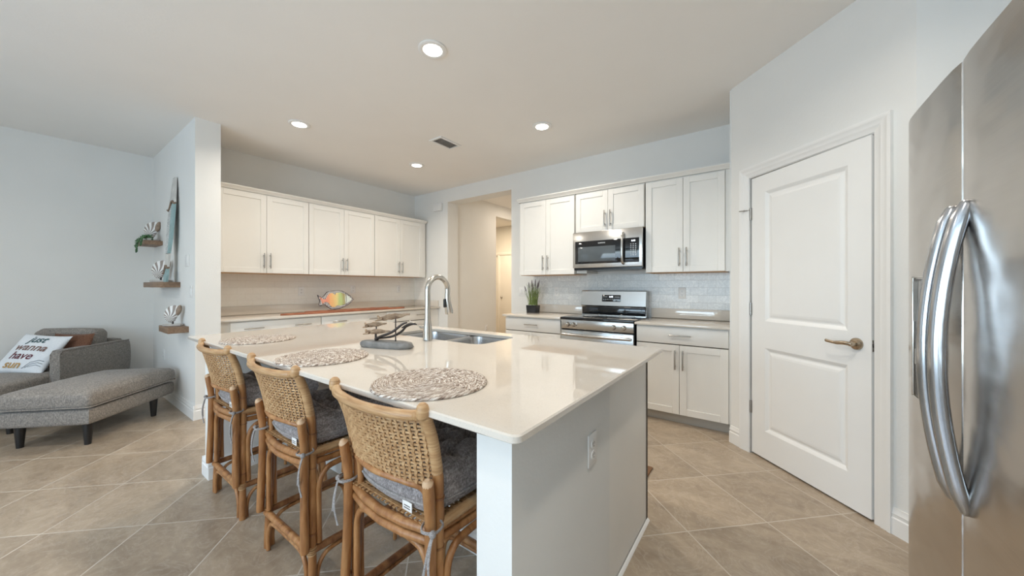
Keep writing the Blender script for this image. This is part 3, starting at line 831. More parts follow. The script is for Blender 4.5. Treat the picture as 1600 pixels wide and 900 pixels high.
# burner rings printed in the glass
m = MB()
for bx, by, br in ((-1.60, 3.52, .10), (-1.20, 3.52, .115), (-1.60, 3.77, .08), (-1.20, 3.77, .085)):
    m.tube([(bx+br*math.cos(a*PI/24), by+br*math.sin(a*PI/24), .9118) for a in range(48)], .0009, n=6, closed=True)
m.build('burner_marks', M_PRINT, rg)

# microwave ------------------------------------------------------------
mx0, mx1, my, mz0, mz1 = -1.744, -.990, 3.585, 1.420, 1.833
mw = thing('microwave', 'stainless steel over-the-range microwave with black glass door', 'microwave', (-1.367, 3.79, mz0))
m = MB(); m.box(mx0+.001, mx1-.001, my+.03, 3.985, mz0+.004, mz1-.004); m.build('body', M_BLACK, mw)
m = MB(); m.box(mx0, mx1, my, my+.032, mz0+.018, mz1-.003, .005); fr_ = m.build('front_frame', M_STEEL, mw)
m = MB(); m.box(mx0+.03, mx1-.03, my-.003, my+.001, mz0+.062, mz1-.105, .001); gf = m.build('door_glass', M_BGLASS, fr_)
M_MWIN = simple('microwave_window_mesh', (.10, .115, .125), .07, var=.05)
m = MB(); m.box(mx0+.065, -1.262, my-.0042, my-.0028, mz0+.085, mz1-.168, .0005); m.build('window', M_MWIN, gf)
text_mesh('SAMSUNG', .017, M_PRINT, gf, Matrix.Translation(Vector((-1.41, my-.0036, mz1-.134))) @ RX, 'brand_name', bold=.0005)
m = MB()
hx_ = -1.175
m.tube(smooth_path([(hx_, my-.006, mz1-.055), (hx_, my-.040, mz1-.065), (hx_, my-.056, mz1-.12), (hx_, my-.062, mz1-.2), (hx_, my-.056, mz0+.12), (hx_, my-.040, mz0+.062), (hx_, my-.006, mz0+.05)], 5), .0135, n=14, sx=.9)
m.build('handle', M_STEEL, mw)
cx = -1.078
text_mesh('4:40', .024, M_LED, gf, Matrix.Translation(Vector((cx, my-.0036, mz1-.135))) @ RX, 'clock_digits', bold=.0006)
m = MB()
for r_ in range(7):
    for c_ in range(3):
        x = cx+(c_-1)*.024; z = mz1-.168-r_*.0185; m.box(x-.0055, x+.0055, my-.0038, my-.0029, z-.0035, z+.0035)
m.build('keypad_marks', M_PRINT, gf)
m = MB(); m.box(mx0+.01, mx1-.01, my+.02, 3.98, mz0-.006, mz0+.006); m.build('vent_base', M_BLACK, mw)
m = MB(); m.box(-1.7435, -1.62, 3.68, 3.98, 1.385, mz0-.0065); tag(m.build('filler_strip', M_CAB), 'small pale spacer block under the left end of the microwave', 'spacer block')

# ------------------------------------------------------------------ refrigerator
FX, FY0, FY1, FZ, FS = .385, .82, 1.735, 1.787, 1.335
fg = thing('refrigerator', 'side by side stainless steel refrigerator with curved bar handles', 'refrigerator', (.75, 1.28, 0))
m = MB(); m.box(FX+.075, 1.13, FY0+.005, FY1-.005, .02, FZ-.012, .004); m.build('cabinet', simple('fridge_side_grey', (.30, .30, .31), .5, var=.03), fg)
m = MB(); m.box(FX+.05, FX+.074, FY0+.01, FY1-.01, .02, .085, .003); m.build('kick_grille', M_BLACK, fg)
fd = {}
for nm, a, b_ in (('freezer_door', FS+.002, FY1), ('fridge_door', FY0, FS-.002)):
    m = MB()
    nseg = 10; prof = []
    for i in range(nseg+1):
        u = i/nseg; y = a+(b_-a)*u; bulge = .004*(1-(2*u-1)**4)
        prof.append((FX+.002-bulge, y))
    # rounded vertical edges
    prof = [(FX+.068, a), (FX+.010, a), (FX+.004, a+.003)] + prof[1:-1] + [(FX+.004, b_-.003), (FX+.010, b_), (FX+.068, b_)]
    m.prism(prof, .095, FZ); fd[nm] = m.build(nm, M_FRIDGE, fg, smooth=30)
for nm, y in (('freezer_door', 1.372), ('fridge_door', 1.293)):
    m = MB(); pts = []
    for i in range(25):
        u = i/24; s_ = math.sin(PI*u); pts.append((FX-.003-.045*(s_**.8), y, .712+.72*u))
    m.tube(pts, [.012]+[.0165]*23+[.012], n=16, dome=True, up=(1, 0, 0), sx=.85)
    m.build('handle', M_HANDLE, fd[nm])
# water and ice dispenser in the freezer door
m = MB(); m.box(FX-.0035, FX+.012, 1.42, 1.655, .90, 1.262, .002); dsp = m.build('dispenser', M_BLACK, fd['freezer_door'])
m = MB(); 
for a in (((FX-.0035, 1.415, .893), (FX-.0035, 1.655, .893)), ((FX-.0035, 1.655, .893), (FX-.0035, 1.655, 1.268)), ((FX-.0035, 1.655, 1.268), (FX-.0035, 1.415, 1.268)), ((FX-.0035, 1.415, 1.268), (FX-.0035, 1.415, .893))):
    m.tube(a, .0032, n=8, dome=True)
m.build('bezel', M_NICKEL_L, dsp)
m = MB(); m.box(FX-.014, FX-.003, 1.50, 1.60, 1.0, 1.05, .004); m.build('paddle', M_NICKEL, dsp)
m = MB(); m.box(FX-.0045, FX-.0034, 1.43, 1.66, 1.13, 1.255, .0005); m.build('control_glass', M_BGLASS, dsp)

# ------------------------------------------------------------------ ceiling fixtures
M_LENS = emis('lit_lens', (1.0, .95, .86), 7.0)
def can_light(x, y, label, power=CAN_W, shown=True):
    t = thing('recessed_light', label, 'ceiling light', (x, y, HC-.012), 0, None)
    m = MB(); m.lathe([(.062, .0115), (.092, .0115), (.094, .006), (.088, .002), (.068, 0), (.062, .004)], (x, y, HC-.012), n=40); m.build('trim_ring', M_TRIM, t)
    m = MB(); m.lathe([(.0615, 0.003), (.0615, .0075), (0, .0075)][:3], (x, y, HC-.012), n=32); m.build('lens', M_LENS, t)
    l = bpy.data.lights.new('can_lamp', 'AREA'); l.shape = 'DISK'; l.size = .12; l.energy = power; l.color = CAN_COL
    try: l.spread = math.radians(150)
    except Exception: pass
    lo = bpy.data.objects.new('can_lamp', l); COL.objects.link(lo); lo.parent = t; lo.location = (0, 0, -.004)
    return t
can_light(-1.787, 1.583, 'recessed ceiling light above the island sink, the largest and nearest of the lit ones')
can_light(-3.655, 1.56, 'recessed ceiling light above the left end of the island, left of the air vent')
can_light(-1.776, 2.97, 'recessed ceiling light in front of the range and microwave')
can_light(-3.660, 2.975, 'recessed ceiling light nearest the corner of left wall and hall wall')
can_light(-1.787, -1.2, 'added unseen ceiling light over the living side behind the camera', 8)  # out of view, added to light the pantry wall and front faces
can_light(.09, -.5, 'added unseen ceiling light between refrigerator and living side, behind the camera', 6)  # extra unseen lamp, put in to brighten the pantry door side
can_light(.09, 1.57, 'recessed ceiling light in front of the refrigerator', 6)
can_light(-4.4, -1.2, 'recessed ceiling light over the sofa side behind the camera', 6)
def room_lamp(name, loc, power, col, size=.3):
    l = bpy.data.lights.new(name, 'AREA'); l.shape = 'DISK'; l.size = size; l.energy = power; l.color = col
    o_ = bpy.data.objects.new(name, l); COL.objects.link(o_); o_.location = loc
room_lamp('hall_lamp', (-3.5, 5.6, HC-.02), 7, (1.0, .86, .70))
room_lamp('hall_room_lamp', (-5.2, 6.2, HC-.02), 28, (1.0, .80, .55))

vt = thing('ceiling_vent', 'white louvred air vent in the kitchen ceiling', 'vent', (-2.825, 2.70, HC-.01))
vx0, vx1, vy0, vy1 = -2.93, -2.745, 2.545, 2.85
m = MB(); z0, z1 = HC-.012, HC-.0005
for a in ((vx0, vx1, vy0, vy0+.025), (vx0, vx1, vy1-.025, vy1), (vx0, vx0+.025, vy0+.025, vy1-.025), (vx1-.025, vx1, vy0+.025, vy1-.025)): m.box(*a, z0, z1, .002)
m.build('frame', M_TRIM, vt)
m = MB(); m.box(vx0+.025, vx1-.025, vy0+.025, vy1-.025, HC-.003, HC-.001); m.build('duct', M_GAP, vt)
for k_ in range(7):
    x = vx0+.035+k_*.0195
    m = MB(); m._add([(x-.006, vy0+.024, HC-.004), (x+.006, vy0+.024, HC-.013), (x+.006, vy1-.024, HC-.013), (x-.006, vy1-.024, HC-.004),
                      (x-.005, vy0+.024, HC-.003), (x+.007, vy0+.024, HC-.012), (x+.007, vy1-.024, HC-.012), (x-.005, vy1-.024, HC-.003)],
                     [(0, 1, 2, 3), (7, 6, 5, 4), (0, 4, 5, 1), (1, 5, 6, 2), (2, 6, 7, 3), (3, 7, 4, 0)])
    m.build('slat', M_TRIM, vt, smooth=0)

# hall: door casing in the room beyond the hall opening
m = MB()
m.box(-5.30, -5.28, 5.35, 5.42, 0, 2.1, .003); m.box(-5.27, -5.20, 6.33, 6.40, 0, 1.90, .003)
m = MB(); m.box(-5.75, -5.69, 7.33, 7.395, 0, 2.05, .003); m.box(-5.69, -4.9, 7.35, 7.395, 0, 2.05, .002); m.box(-5.80, -4.85, 7.33, 7.395, 2.05, 2.12, .003)
dh = struct('door_2', m, M_TRIM)
m = MB(); m.ball((-5.62, 7.33, .95), .026); m.build('door_knob', M_NICKEL, dh)

# ------------------------------------------------------------------ rattan stools
def bez(p, k=8): return smooth_path(p, k)
def make_stool():
    t = thing('bar_stool', '', 'bar stool', (0, 0, 0), 0, None)
    def B(mb, name, mat, parent=t): return mb.build(name, mat, parent, world=False)
    # legs: rear pair run up into the wrapped back posts
    for s in (-1, 1):
        m = MB(); p = bez([(s*.222, .030, 0), (s*.214, .033, .2), (s*.207, .037, .40), (s*.204, .039, .56), (s*.208, .036, .66), (s*.2125, .026, .725)], 5)
        m.tube(p, [.0155+.0010*math.sin(i*.9) for i in range(len(p))], n=14)
        lg = B(m, 'leg', M_RATTAN)
        for q_ in (6, 13, 19):
            nd = MB(); c_ = p[q_]; nd.tube([c_-Vector((0, 0, .003)), c_+Vector((0, 0, .003))], [.0168, .0168], n=14)
            B(nd, 'cane_node', M_RATTAN_D, lg)
        # wrapped upper post with a ridge for every turn
        p = bez([(s*.2125, .027, .72), (s*.218, .004, .82), (s*.224, -.035, .915)], 26)
        m = MB(); m.tube(p, [.0158+.0010*((i % 2)) for i in range(len(p))], n=14); po = B(m, 'back_post', M_WRAP)
        m = MB(); e_ = p[-1]; m.tube([e_-Vector((0, 0, .014)), e_+Vector((0, 0, .002))], .0172, n=16, dome=True); B(m, 'post_cap', M_WRAP, po)
        # sawn-off brace pole strapped outside the rear leg
        m = MB(); p = bez([(s*.224, .000, .185), (s*.213, .003, .38), (s*.208, .006, .54), (s*.210, .001, .63), (s*.214, -.009, .703)], 6)
        m.tube(p, [.0158+.0008*math.sin(i*.7) for i in range(len(p))], n=14); br = B(m, 'brace_pole', M_RATTAN)
        m = MB(); e_ = p[-1]; m.tube([e_, e_+Vector((s*.0008, -.002, .004)), e_+Vector((s*.002, -.005, .013))], [.0159, .0145, .007], n=14); B(m, 'sawn_end', M_CUT, br)
        # front legs
        m = MB(); p = bez([(s*.235, .455, 0), (s*.228, .44, .2), (s*.222, .425, .56)], 6); m.tube(p, .016, n=14, dome=False); B(m, 'leg', M_RATTAN)
        m = MB(); m.tube(bez([(s*.205, .437, .19), (s*.2, .425, .4), (s*.198, .415, .53)], 4), .0125, n=12); B(m, 'brace_pole', M_RATTAN)
    # top rail, wrapped and bowed backwards
    p = bez([(-.220, -.030, .897), (-.15, -.061, .895), (0, -.079, .894), (.15, -.061, .895), (.220, -.030, .897)], 34)
    m = MB(); m.tube(p, [.0140+.0009*(i % 2) for i in range(len(p))], n=12); B(m, 'top_rail', M_WRAP)
    # lower back rail, bent down to the seat at both ends
    lo = bez([(-.174, .030, .545), (-.172, .028, .62), (-.163, .016, .664), (-.12, -.008, .680), (0, -.030, .686), (.12, -.008, .680), (.163, .016, .664), (.172, .028, .62), (.174, .030, .545)], 8)
    m = MB(); m.tube(lo, .0105, n=12); B(m, 'lower_rail', M_RATTAN)
    # cane panel: woven strands between the rails
    def surf(u, v, off=0.0):
        x = -.5+u
        wd = .400+.040*v
        y = -.050*(1-(2*u-1)**2) + .020 - .030*v - .018*v*v
        z = .688+.205*v - .012*(1-abs(2*u-1))**0*0
        z0_ = .680+.006*(1-(2*u-1)**2); z = z0_+(.892-z0_)*v
        return Vector((x*wd, y+off, z))
    m = MB()
    NU, NV = 23, 18
    def strand(pts_, w_, across):
        # flat ribbon with a little thickness
        V = []; n_ = len(pts_)
        for i, p_ in enumerate(pts_):
            d_ = (pts_[min(i+1, n_-1)]-pts_[max(i-1, 0)]).normalized()
            sd = across-d_*across.dot(d_); sd.normalize(); nn = d_.cross(sd)*.0011
            for a, b__ in ((-1, -1), (1, -1), (1, 1), (-1, 1)): V.append((p_+sd*w_*.5*a+nn*b__)[:])
        F = []
        for i in range(n_-1):
            for k__ in range(4):
                l__ = (k__+1) % 4; F.append((i*4+k__, i*4+l__, (i+1)*4+l__, (i+1)*4+k__))
        m._add(V, F)
    for a in range(NU):
        u = (a+.5)/NU; pts_ = []
        for b__ in range(NV*2+1):
            v = b__/(NV*2); ph = (b__//2+a) % 2; pts_.append(surf(u, v, (.0016 if ph else -.0016)))
        strand(pts_, .0118, Vector((1, 0, 0)))
    for b__ in range(NV):
        v = (b__+.5)/NV; pts_ = []
        for a in range(NU*2+1):
            u = a/(NU*2); ph = (a//2+b__) % 2; pts_.append(surf(u, v, (-.0016 if ph else .0016)))
        strand(pts_, .0062, Vector((0, 0, 1)))
    B(m, 'cane_panel', M_CANE)
    # seat frame: two stacked rails all round
    m = MB()
    for z, r_ in ((.550, .0135), (.520, .0130)):
        ring_ = [(-.196, .022), (-.1, .002), (0, -.006), (.1, .002), (.196, .022), (.206, .1), (.213, .22), (.218, .34), (.222, .43), (.1, .437), (-.1, .437), (-.222, .43), (-.218, .34), (-.213, .22), (-.206, .1)]
        m.tube([(x, y, z) for x, y in ring_], r_, n=12, closed=True)
    B(m, 'seat_frame', M_RATTAN)
    # woven seat edge (wrapped) and flat weave
    m = MB()
    for s in (-1, 1):
        p = bez([(s*.207, .03, .566), (s*.214, .22, .566), (s*.221, .42, .566)], 24); m.tube(p, [.0145+.0010*(i % 2) for i in range(len(p))], n=10)
    p = bez([(-.215, .432, .566), (0, .436, .566), (.215, .432, .566)], 24); m.tube(p, [.0145+.0010*(i % 2) for i in range(len(p))], n=10)
    B(m, 'seat_edge_wrap', M_WRAP)
    m = MB()
    for i in range(22):
        y = .02+i*.019; m.box(-.205, .205, y, y+.012, .565+.0012*(i % 2), .5685+.0012*(i % 2))
    for i in range(20):
        x = -.195+i*.0205; m.box(x, x+.012, .01, .43, .5635, .5665)
    B(m, 'seat_weave', M_CANE)
    # stretchers and the bent arches below seat and stretchers
    corners = {'rl': (-.218, .022), 'rr': (.218, .022), 'fr': (.229, .440), 'fl': (-.229, .440)}
    for a, b__, inx in (('rl', 'rr', 0), ('rr', 'fr', 1), ('fr', 'fl', 0), ('fl', 'rl', 1)):
        A_, B_ = Vector((*corners[a], 0)), Vector((*corners[b__], 0)); d_ = (B_-A_).normalized()
        z = .175
        up = Vector((0, 0, 1))
        m = MB(); m.tube([A_+up*z+d_*.004, (A_+B_)/2+up*z, B_+up*z-d_*.004], .0145, n=12); B(m, 'stretcher', M_RATTAN if inx == 0 else M_RATTAN_D)
        m = MB(); k1 = .036
        m.tube(bez([A_+d_*k1+up*.195, A_+d_*(k1-.002)+up*.33, A_+d_*k1+up*.43, A_+d_*(k1+.022)+up*.478, A_+d_*(k1+.062)+up*.494, (A_+B_)/2+up*.497,
                    B_-d_*(k1+.062)+up*.494, B_-d_*(k1+.022)+up*.478, B_-d_*k1+up*.43, B_-d_*(k1-.002)+up*.33, B_-d_*k1+up*.195], 5), .0112, n=12)
        B(m, 'bent_arch', M_RATTAN)
        m = MB(); k1 = .028
        m.tube(bez([A_+d_*k1+up*.004, A_+d_*k1+up*.07, A_+d_*(k1+.018)+up*.122, A_+d_*(k1+.060)+up*.146, (A_+B_)/2+up*.150,
                    B_-d_*(k1+.060)+up*.146, B_-d_*(k1+.018)+up*.122, B_-d_*k1+up*.07, B_-d_*k1+up*.004], 5), .009, n=10)
        B(m, 'lower_arch', M_RATTAN)
    # strap wraps where stretchers meet the rear legs
    for s in (-1, 1):
        m = MB()
        for k_ in range(4): m.tube([(s*.217, .030, .160+k_*.008), (s*.217, .030, .166+k_*.008)], .0175, n=14)
        B(m, 'strap_wrap', M_WRAP)
    return t

def make_cushion():
    t = thing('seat_cushion', '', 'cushion', (0, 0, 0), 0, None)
    tufts = [(-.085, -.075), (.085, -.075), (-.085, .085), (.085, .085), (0, .005)]
    Wc, Dc, H = .203, .228, .185
    def shape(u, v, top):
        # square grid mapped to a rounded square
        a, b__ = math.sin(PI/2*(2*u-1)), math.sin(PI/2*(2*v-1))
        x = a*math.sqrt(1-b__*b__*.22); y = b__*math.sqrt(1-a*a*.22)
        e_ = max(abs(a), abs(b__))
        prof = math.sqrt(max(0.0, 1-e_**11.0))
        X, Y = x*Wc, y*Dc
        h = H*.62*prof
        dip = 0
        for tx, ty in tufts:
            r2 = (X-tx)**2+(Y-ty)**2; dip += 1.15*math.exp(-r2/(2*.027**2))
            an = math.atan2(Y-ty, X-tx)
            dip += .22*math.exp(-r2/(2*.055**2))*max(0, math.cos(an*4+tx*30))**3
        # creases joining the tufts
        dip += .36*math.exp(-(abs(X)-.085)**2/(2*.013**2))*math.exp(-(Y/.19)**6)
        dip += .36*math.exp(-(abs(Y-.005)-.08)**2/(2*.013**2))*math.exp(-(X/.17)**6)
        wr = .004*noise.noise(Vector((X*28, Y*28, 3.1 if top else 9.7)))
        if top: z = .036+h*(1-.74*min(1, dip))*(.80+.20*(1-e_**4))+wr*prof
        else: z = .036-.036*prof**.7+wr*.3
        return (X, Y, z)
    m = MB(); m.grid(lambda u, v: shape(u, v, True), 56, 56); m.grid(lambda u, v: shape(u, v, False), 56, 56)
    bmesh.ops.remove_doubles(m.bm, verts=list(m.bm.verts), dist=.0004)
    m.build('pad', M_CUSH, t, world=False, smooth=80)
    edge_ = []
    for i in range(72):
        a = i/72*4; k_ = int(a); f_ = a-k_
        u, v = [(f_, 0), (1, f_), (1-f_, 1), (0, 1-f_)][k_]
        x, y, z = shape(u, v, True); edge_.append((x*1.005, y*1.005, .036))
    m = MB(); m.tube(edge_, .0042, n=8, closed=True); m.build('piping', M_TIE, t, world=False)
    m = MB()
    for tx, ty in tufts: m.ball((tx, ty, shape(math.asin(tx/Wc)/PI+.5, math.asin(ty/Dc)/PI+.5, True)[2]+.001), .007, .007, .004, n=10)
    m.build('tuft_buttons', M_TIE, t, world=False)
    for s in (-1, 1):
        m = MB(); yb = -.228
        lp_ = [(s*.165, -.190, .030), (s*.188, -.205, .018), (s*.232, -.208, .010), (s*.240, -.245, .008), (s*.208, -.262, .008), (s*.186, -.235, .010), (s*.190, -.205, .014)]
        m.tube(bez(lp_, 5), .0048, n=6, sx=.6)
        for (dx, dy, l_, ln) in ((.004, -.02, .15, .01), (-.014, -.012, .12, -.006)):
            q0 = Vector((s*.238, -.25, .008)); m.tube(bez([q0, q0+Vector((dx*.4, dy*.6, -.03)), q0+Vector((dx, dy, -l_*.6)), q0+Vector((dx*1.6+ln, dy*.7, -l_))], 5), [.005]*15+[.0065], n=6, sx=.5)
        m.ball((s*.239, -.252, .008), .010, n=10)
        m.build('tie', M_TIE, t, world=False)
    m = MB(); m.box(.075, .118, -.2245, -.2228, .004, .032, .0004); tg = m.build('care_tag', M_PLATE, t, world=False)
    m = MB()
    for i in range(2): m.box(.083, .110, -.2249, -.2246, .011+i*.007, .0135+i*.007)
    m.build('tag_print', M_IRON, tg, world=False)
    return t
stool = make_stool(); cush = make_cushion()
SPOTS = [(-.957, .650, 0.0, 'wrapped rattan bar stool nearest the camera, at the right end of the bar', 'grey tufted seat cushion on the rattan stool nearest the camera'),
         (-1.700, .650, 0.0, 'wrapped rattan bar stool in the middle of the three at the bar', 'grey tufted seat cushion on the middle rattan stool'),
         (-2.478, .652, 0.0, 'wrapped rattan bar stool farthest from the camera, at the left end of the bar', 'grey tufted seat cushion on the farthest rattan stool')]
for i, (x, y, r_, l1, l2) in enumerate(SPOTS):
    a = stool if i == 0 else dup(stool, (x, y, 0), r_, l1)
    b__ = cush if i == 0 else dup(cush, (x, y+.238, .571), r_, l2)
    a['group'] = 'rattan stools at the bar'; b__['group'] = 'cushions on the bar stools'
stool.location = (SPOTS[0][0], SPOTS[0][1], 0); stool['label'] = SPOTS[0][3]
cush.location = (SPOTS[0][0], SPOTS[0][1]+.238, .571); cush['label'] = SPOTS[0][4]

# ------------------------------------------------------------------ placemats
def mat_braid():
    m, nt, b = new_mat('braided_seagrass')
    uv = nt.nodes.new('ShaderNodeUVMap').outputs[0]
    v1 = nt.nodes.new('ShaderNodeTexVoronoi'); v1.inputs['Scale'].default_value = 1.0; L(nt, mapping(nt, uv, (1.6, 2.2, 1), rot=(0, 0, .5)), v1.inputs['Vector'])
    n1 = noise_tex(nt, mapping(nt, uv, (.7, 2.2, 1), rot=(0, 0, -.6)), 1.0, 4, .7)
    c = ramp(nt, n1, [(.36, (.07, .045, .035)), (.44, (.34, .25, .19)), (.54, (.68, .60, .52)), (.64, (.95, .93, .89))])
    c = mixc(nt, ramp(nt, v1.outputs['Distance'], [(.5, (0,)*3), (.85, (.6,)*3)]), c, (.16, .11, .08))
    L(nt, c, b.inputs['Base Color']); b.inputs['Roughness'].default_value = .75
    bump(nt, b, n1, .6, .003); return m
M_BRAID = mat_braid()
def make_placemat():
    R0, RINGS, NT = .190, 13, 260
    verts, faces, uvs = [], [], []
    per = 6; nr = RINGS*per+1
    for j in range(nr):
        rr = R0*j/(nr-1); ringf = j/per
        for i in range(NT):
            th = 2*PI*i/NT; rad = rr*(1+.008*noise.noise(Vector((math.cos(th)*2, math.sin(th)*2, 0))))
            ph = ringf + i/NT      # spiral
            h = abs(math.sin(PI*ph))
            k_ = round(max(6, 2*PI*max(rr, .012)/.014))
            br_ = .5+.5*math.sin(k_*th + PI*math.floor(ph)*.7)
            z = .004+.0055*h**.6*(.65+.35*br_)
            if j == nr-1: z = .001
            verts.append((rad*math.cos(th), rad*math.sin(th), z))
    for j in range(nr-1):
        for i in range(NT):
            faces.append((j*NT+i, j*NT+(i+1) % NT, (j+1)*NT+(i+1) % NT, (j+1)*NT+i))
    nb = len(verts)
    for i in range(NT): th = 2*PI*i/NT; verts.append((R0*.985*math.cos(th), R0*.985*math.sin(th), 0))
    for i in range(NT): faces.append(((nr-1)*NT+i, (nr-1)*NT+(i+1) % NT, nb+(i+1) % NT, nb+i))
    faces.append(tuple(reversed(range(nb, nb+NT))))
    me = bpy.data.meshes.new('placemat'); me.from_pydata(verts, [], faces); me.update()
    uvl = me.uv_layers.new(name='UVMap')
    for poly in me.polygons:
        base_i = poly.vertices[0] % NT
        for li, vi in zip(poly.loop_indices, poly.vertices):
            if vi >= nb: uvl.data[li].uv = (0, 0); continue
            j, i = divmod(vi, NT)
            if i == 0 and base_i == NT-1: i = NT
            rr = max(R0*j/(nr-1), .02)
            uvl.data[li].uv = (2*PI*i/NT*rr/.010, j/per+i/NT)
        poly.use_smooth = True
    me.materials.append(M_BRAID)
    o_ = bpy.data.objects.new('placemat', me); COL.objects.link(o_); return o_
pm = make_placemat()
tag(pm, 'round braided natural placemat nearest the camera on the island', 'placemat', 'braided placemats on the island'); pm.location = (-.912, .80, IZ+.0005)
for x, y, l_ in ((-1.635, .80, 'round braided natural placemat in the middle of the three'), (-2.49, .835, 'round braided natural placemat farthest away, at the left end of the island')):
    c_ = pm.copy(); COL.objects.link(c_); c_.location = (x, y, IZ+.0005); c_['label'] = l_; c_.rotation_euler = (0, 0, x)

# ------------------------------------------------------------------ driftwood fish sculpture on the island
M_DRIFT = rattan_mat('driftwood', (.09, .055, .035), (.25, .165, .10), (.44, .33, .22), (20, 60, 60), .75)
M_STONE = simple('grey_stone', (.21, .205, .195), .85, var=.25, scale=25, bmp=.8, bscale=60)
ang = math.atan2(1.185-1.094, -1.487+1.781)
MS = Matrix.Translation(Vector((-1.640, 1.130, IZ))) @ Matrix.Rotation(ang, 4, 'Z')
sc_ = thing('fish_sculpture', 'driftwood fish sculpture on a grey stone base beside the faucet', 'sculpture', (-1.640, 1.130, IZ))
def blob_base(m, a, b__, h, M):
    def f_(u, v):
        th = 2*PI*u; c_, s_ = math.cos(th), math.sin(th)
        k_ = [(1.0*.93, 0), (1.0, .25), (1.0, .62), (.95, .88), (.80, 1.0), (.4, 1.03), (0.001, 1.03)]
        i_ = min(len(k_)-1, int(round(v*(len(k_)-1)))); r_, z_ = k_[i_]
        x = a*r_*abs(c_)**.7*(1 if c_ > 0 else -1); y = b__*r_*abs(s_)**.85*(1 if s_ > 0 else -1)
        w_ = 1+.06*noise.noise(Vector((c_*2, s_*2, z_*2)))
        return (x*w_, y*w_, h*z_)
    m.grid(f_, 40, 7, M=M, wrap_u=True)
    m._add([(M @ Vector(f_(i/40, 0)))[:] for i in range(40)], [tuple(reversed(range(40)))])
m = MB(); blob_base(m, .162, .05, .034, MS); bmesh.ops.remove_doubles(m.bm, verts=list(m.bm.verts), dist=.0003)
m.build('stone_base', M_STONE, sc_, smooth=60)
def drift_fish(m, c_, L_, H_, M, tiltz=0.0):
    def f_(u, v):
        th = 2*PI*v; t = u
        # body outline: blunt head, deep middle, forked tail
        r_ = (math.sin(PI*min(1, t*1.04))**.8)*(1-.35*t) + (.18*max(0, (t-.82)/.18))
        y = r_*H_*.45*math.cos(th); z = r_*H_*math.sin(th)
        z += H_*.25*noise.noise(Vector((t*6, math.cos(th), c_[0]*9)))
        x = (t-.5)*L_
        return (c_[0]+x, c_[1]+y, c_[2]+z+x*tiltz)
    nu, nv = 26, 12
    V = [f_(i/(nu-1), j/nv) for i in range(nu) for j in range(nv)]
    F = [(i*nv+j, i*nv+(j+1) % nv, (i+1)*nv+(j+1) % nv, (i+1)*nv+j) for i in range(nu-1) for j in range(nv)]
    F += [tuple(reversed(range(nv))), tuple(range((nu-1)*nv, nu*nv))]
    m._add(V, F, M)
    # pectoral fin and tail chips of wood
    m.tube([(c_[0]-.30*L_, c_[1]-.006, c_[2]-.3*H_+.3*-L_*tiltz), (c_[0]-.52*L_, c_[1]-.01, c_[2]-.75*H_-.4*L_*tiltz)], [.007, .003], n=8, M=M)
    m.tube([(c_[0]-.42*L_, c_[1], c_[2]-.2*H_-.42*L_*tiltz), (c_[0]-.50*L_, c_[1]+.004, c_[2]+.75*H_-.5*L_*tiltz)], [.008, .005], n=8, M=M)
fish = [((.045, 0, .165), .205, .019, .14, .06), ((-.075, .008, .118), .145, .016, .10, -.07), ((-.045, -.012, .083), .165, .016, .06, -.06)]
for c_, L_, H_, tl, rx in fish:
    m = MB(); drift_fish(m, c_, L_, H_, MS, tl); fo = m.build('driftwood_fish', M_DRIFT, sc_, smooth=50)
    m = MB(); m.cyl((rx, c_[1], .030), (rx, c_[1], c_[2]-.006), .0032, n=10, M=MS); m.build('rod', M_IRON, fo)
m = MB()
for pts_, r_ in (([(-.06, -.012, .034), (-.03, -.02, .055), (.05, -.018, .085), (.10, 0, .125), (.125, .004, .135)], .0062),
                 ([(-.05, .004, .045), (.03, .012, .058), (.085, .014, .085), (.12, .012, .115), (.175, .006, .132)], .0058),
                 ([(.10, 0, .108), (.14, .004, .128), (.185, .004, .128)], .0045)):
    p = bez(pts_, 6); n_ = len(p); m.tube(p, [r_*(.55+.6*math.sin(PI*(.12+.85*i/n_))) for i in range(n_)], n=8, M=MS, dome=True)
m.ball((-.048, -.016, .046), .012, M=MS, n=12)
m.build('metal_seaweed', M_IRON, sc_, smooth=60)

# ------------------------------------------------------------------ fish dish and wooden runner on the left worktop
CZ = .902
M_CERIM = simple('dark_glaze_edge', (.05, .035, .04), .3, var=.3, scale=60)
def fish_glaze():
    m, nt, b = new_mat('painted_fish_glaze')
    g = coords(nt)
    sp = nt.nodes.new('ShaderNodeSeparateXYZ'); L(nt, g, sp.inputs[0])
    wv = noise_tex(nt, mapping(nt, g, (1, 40, 6)), 1.0, 3)
    x = mathn(nt, 'ADD', mathn(nt, 'DIVIDE', mathn(nt, 'ADD', sp.outputs[1], .23), .46), mathn(nt, 'MULTIPLY', mathn(nt, 'SUBTRACT', wv, .5), .18))
    c = ramp(nt, x, [(.0, (.62, .20, .13)), (.12, (.78, .36, .26)), (.22, (.80, .30, .20)), (.36, (.85, .48, .20)), (.5, (.80, .66, .28)), (.62, (.48, .60, .26)), (.74, (.40, .33, .16)), (.79, (.66, .74, .68)), (1.0, (.80, .84, .80))])
    L(nt, c, b.inputs['Base Color']); b.inputs['Roughness'].default_value = .15; return m
M_FISH = fish_glaze()
def check_mat():
    m, nt, b = new_mat('black_white_scales')
    g = coords(nt); v = nt.nodes.new('ShaderNodeTexChecker'); v.inputs['Scale'].default_value = 70
    v.inputs['Color1'].default_value = (.75, .74, .72, 1); v.inputs['Color2'].default_value = (.04, .03, .04, 1)
    L(nt, mapping(nt, g, (1, 1, 1.4), rot=(.7, 0, 0)), v.inputs['Vector']); L(nt, v.outputs['Color'], b.inputs['Base Color']); b.inputs['Roughness'].default_value = .2; return m
M_SCALE = check_mat()
fdx, fdy = -4.68, 2.47
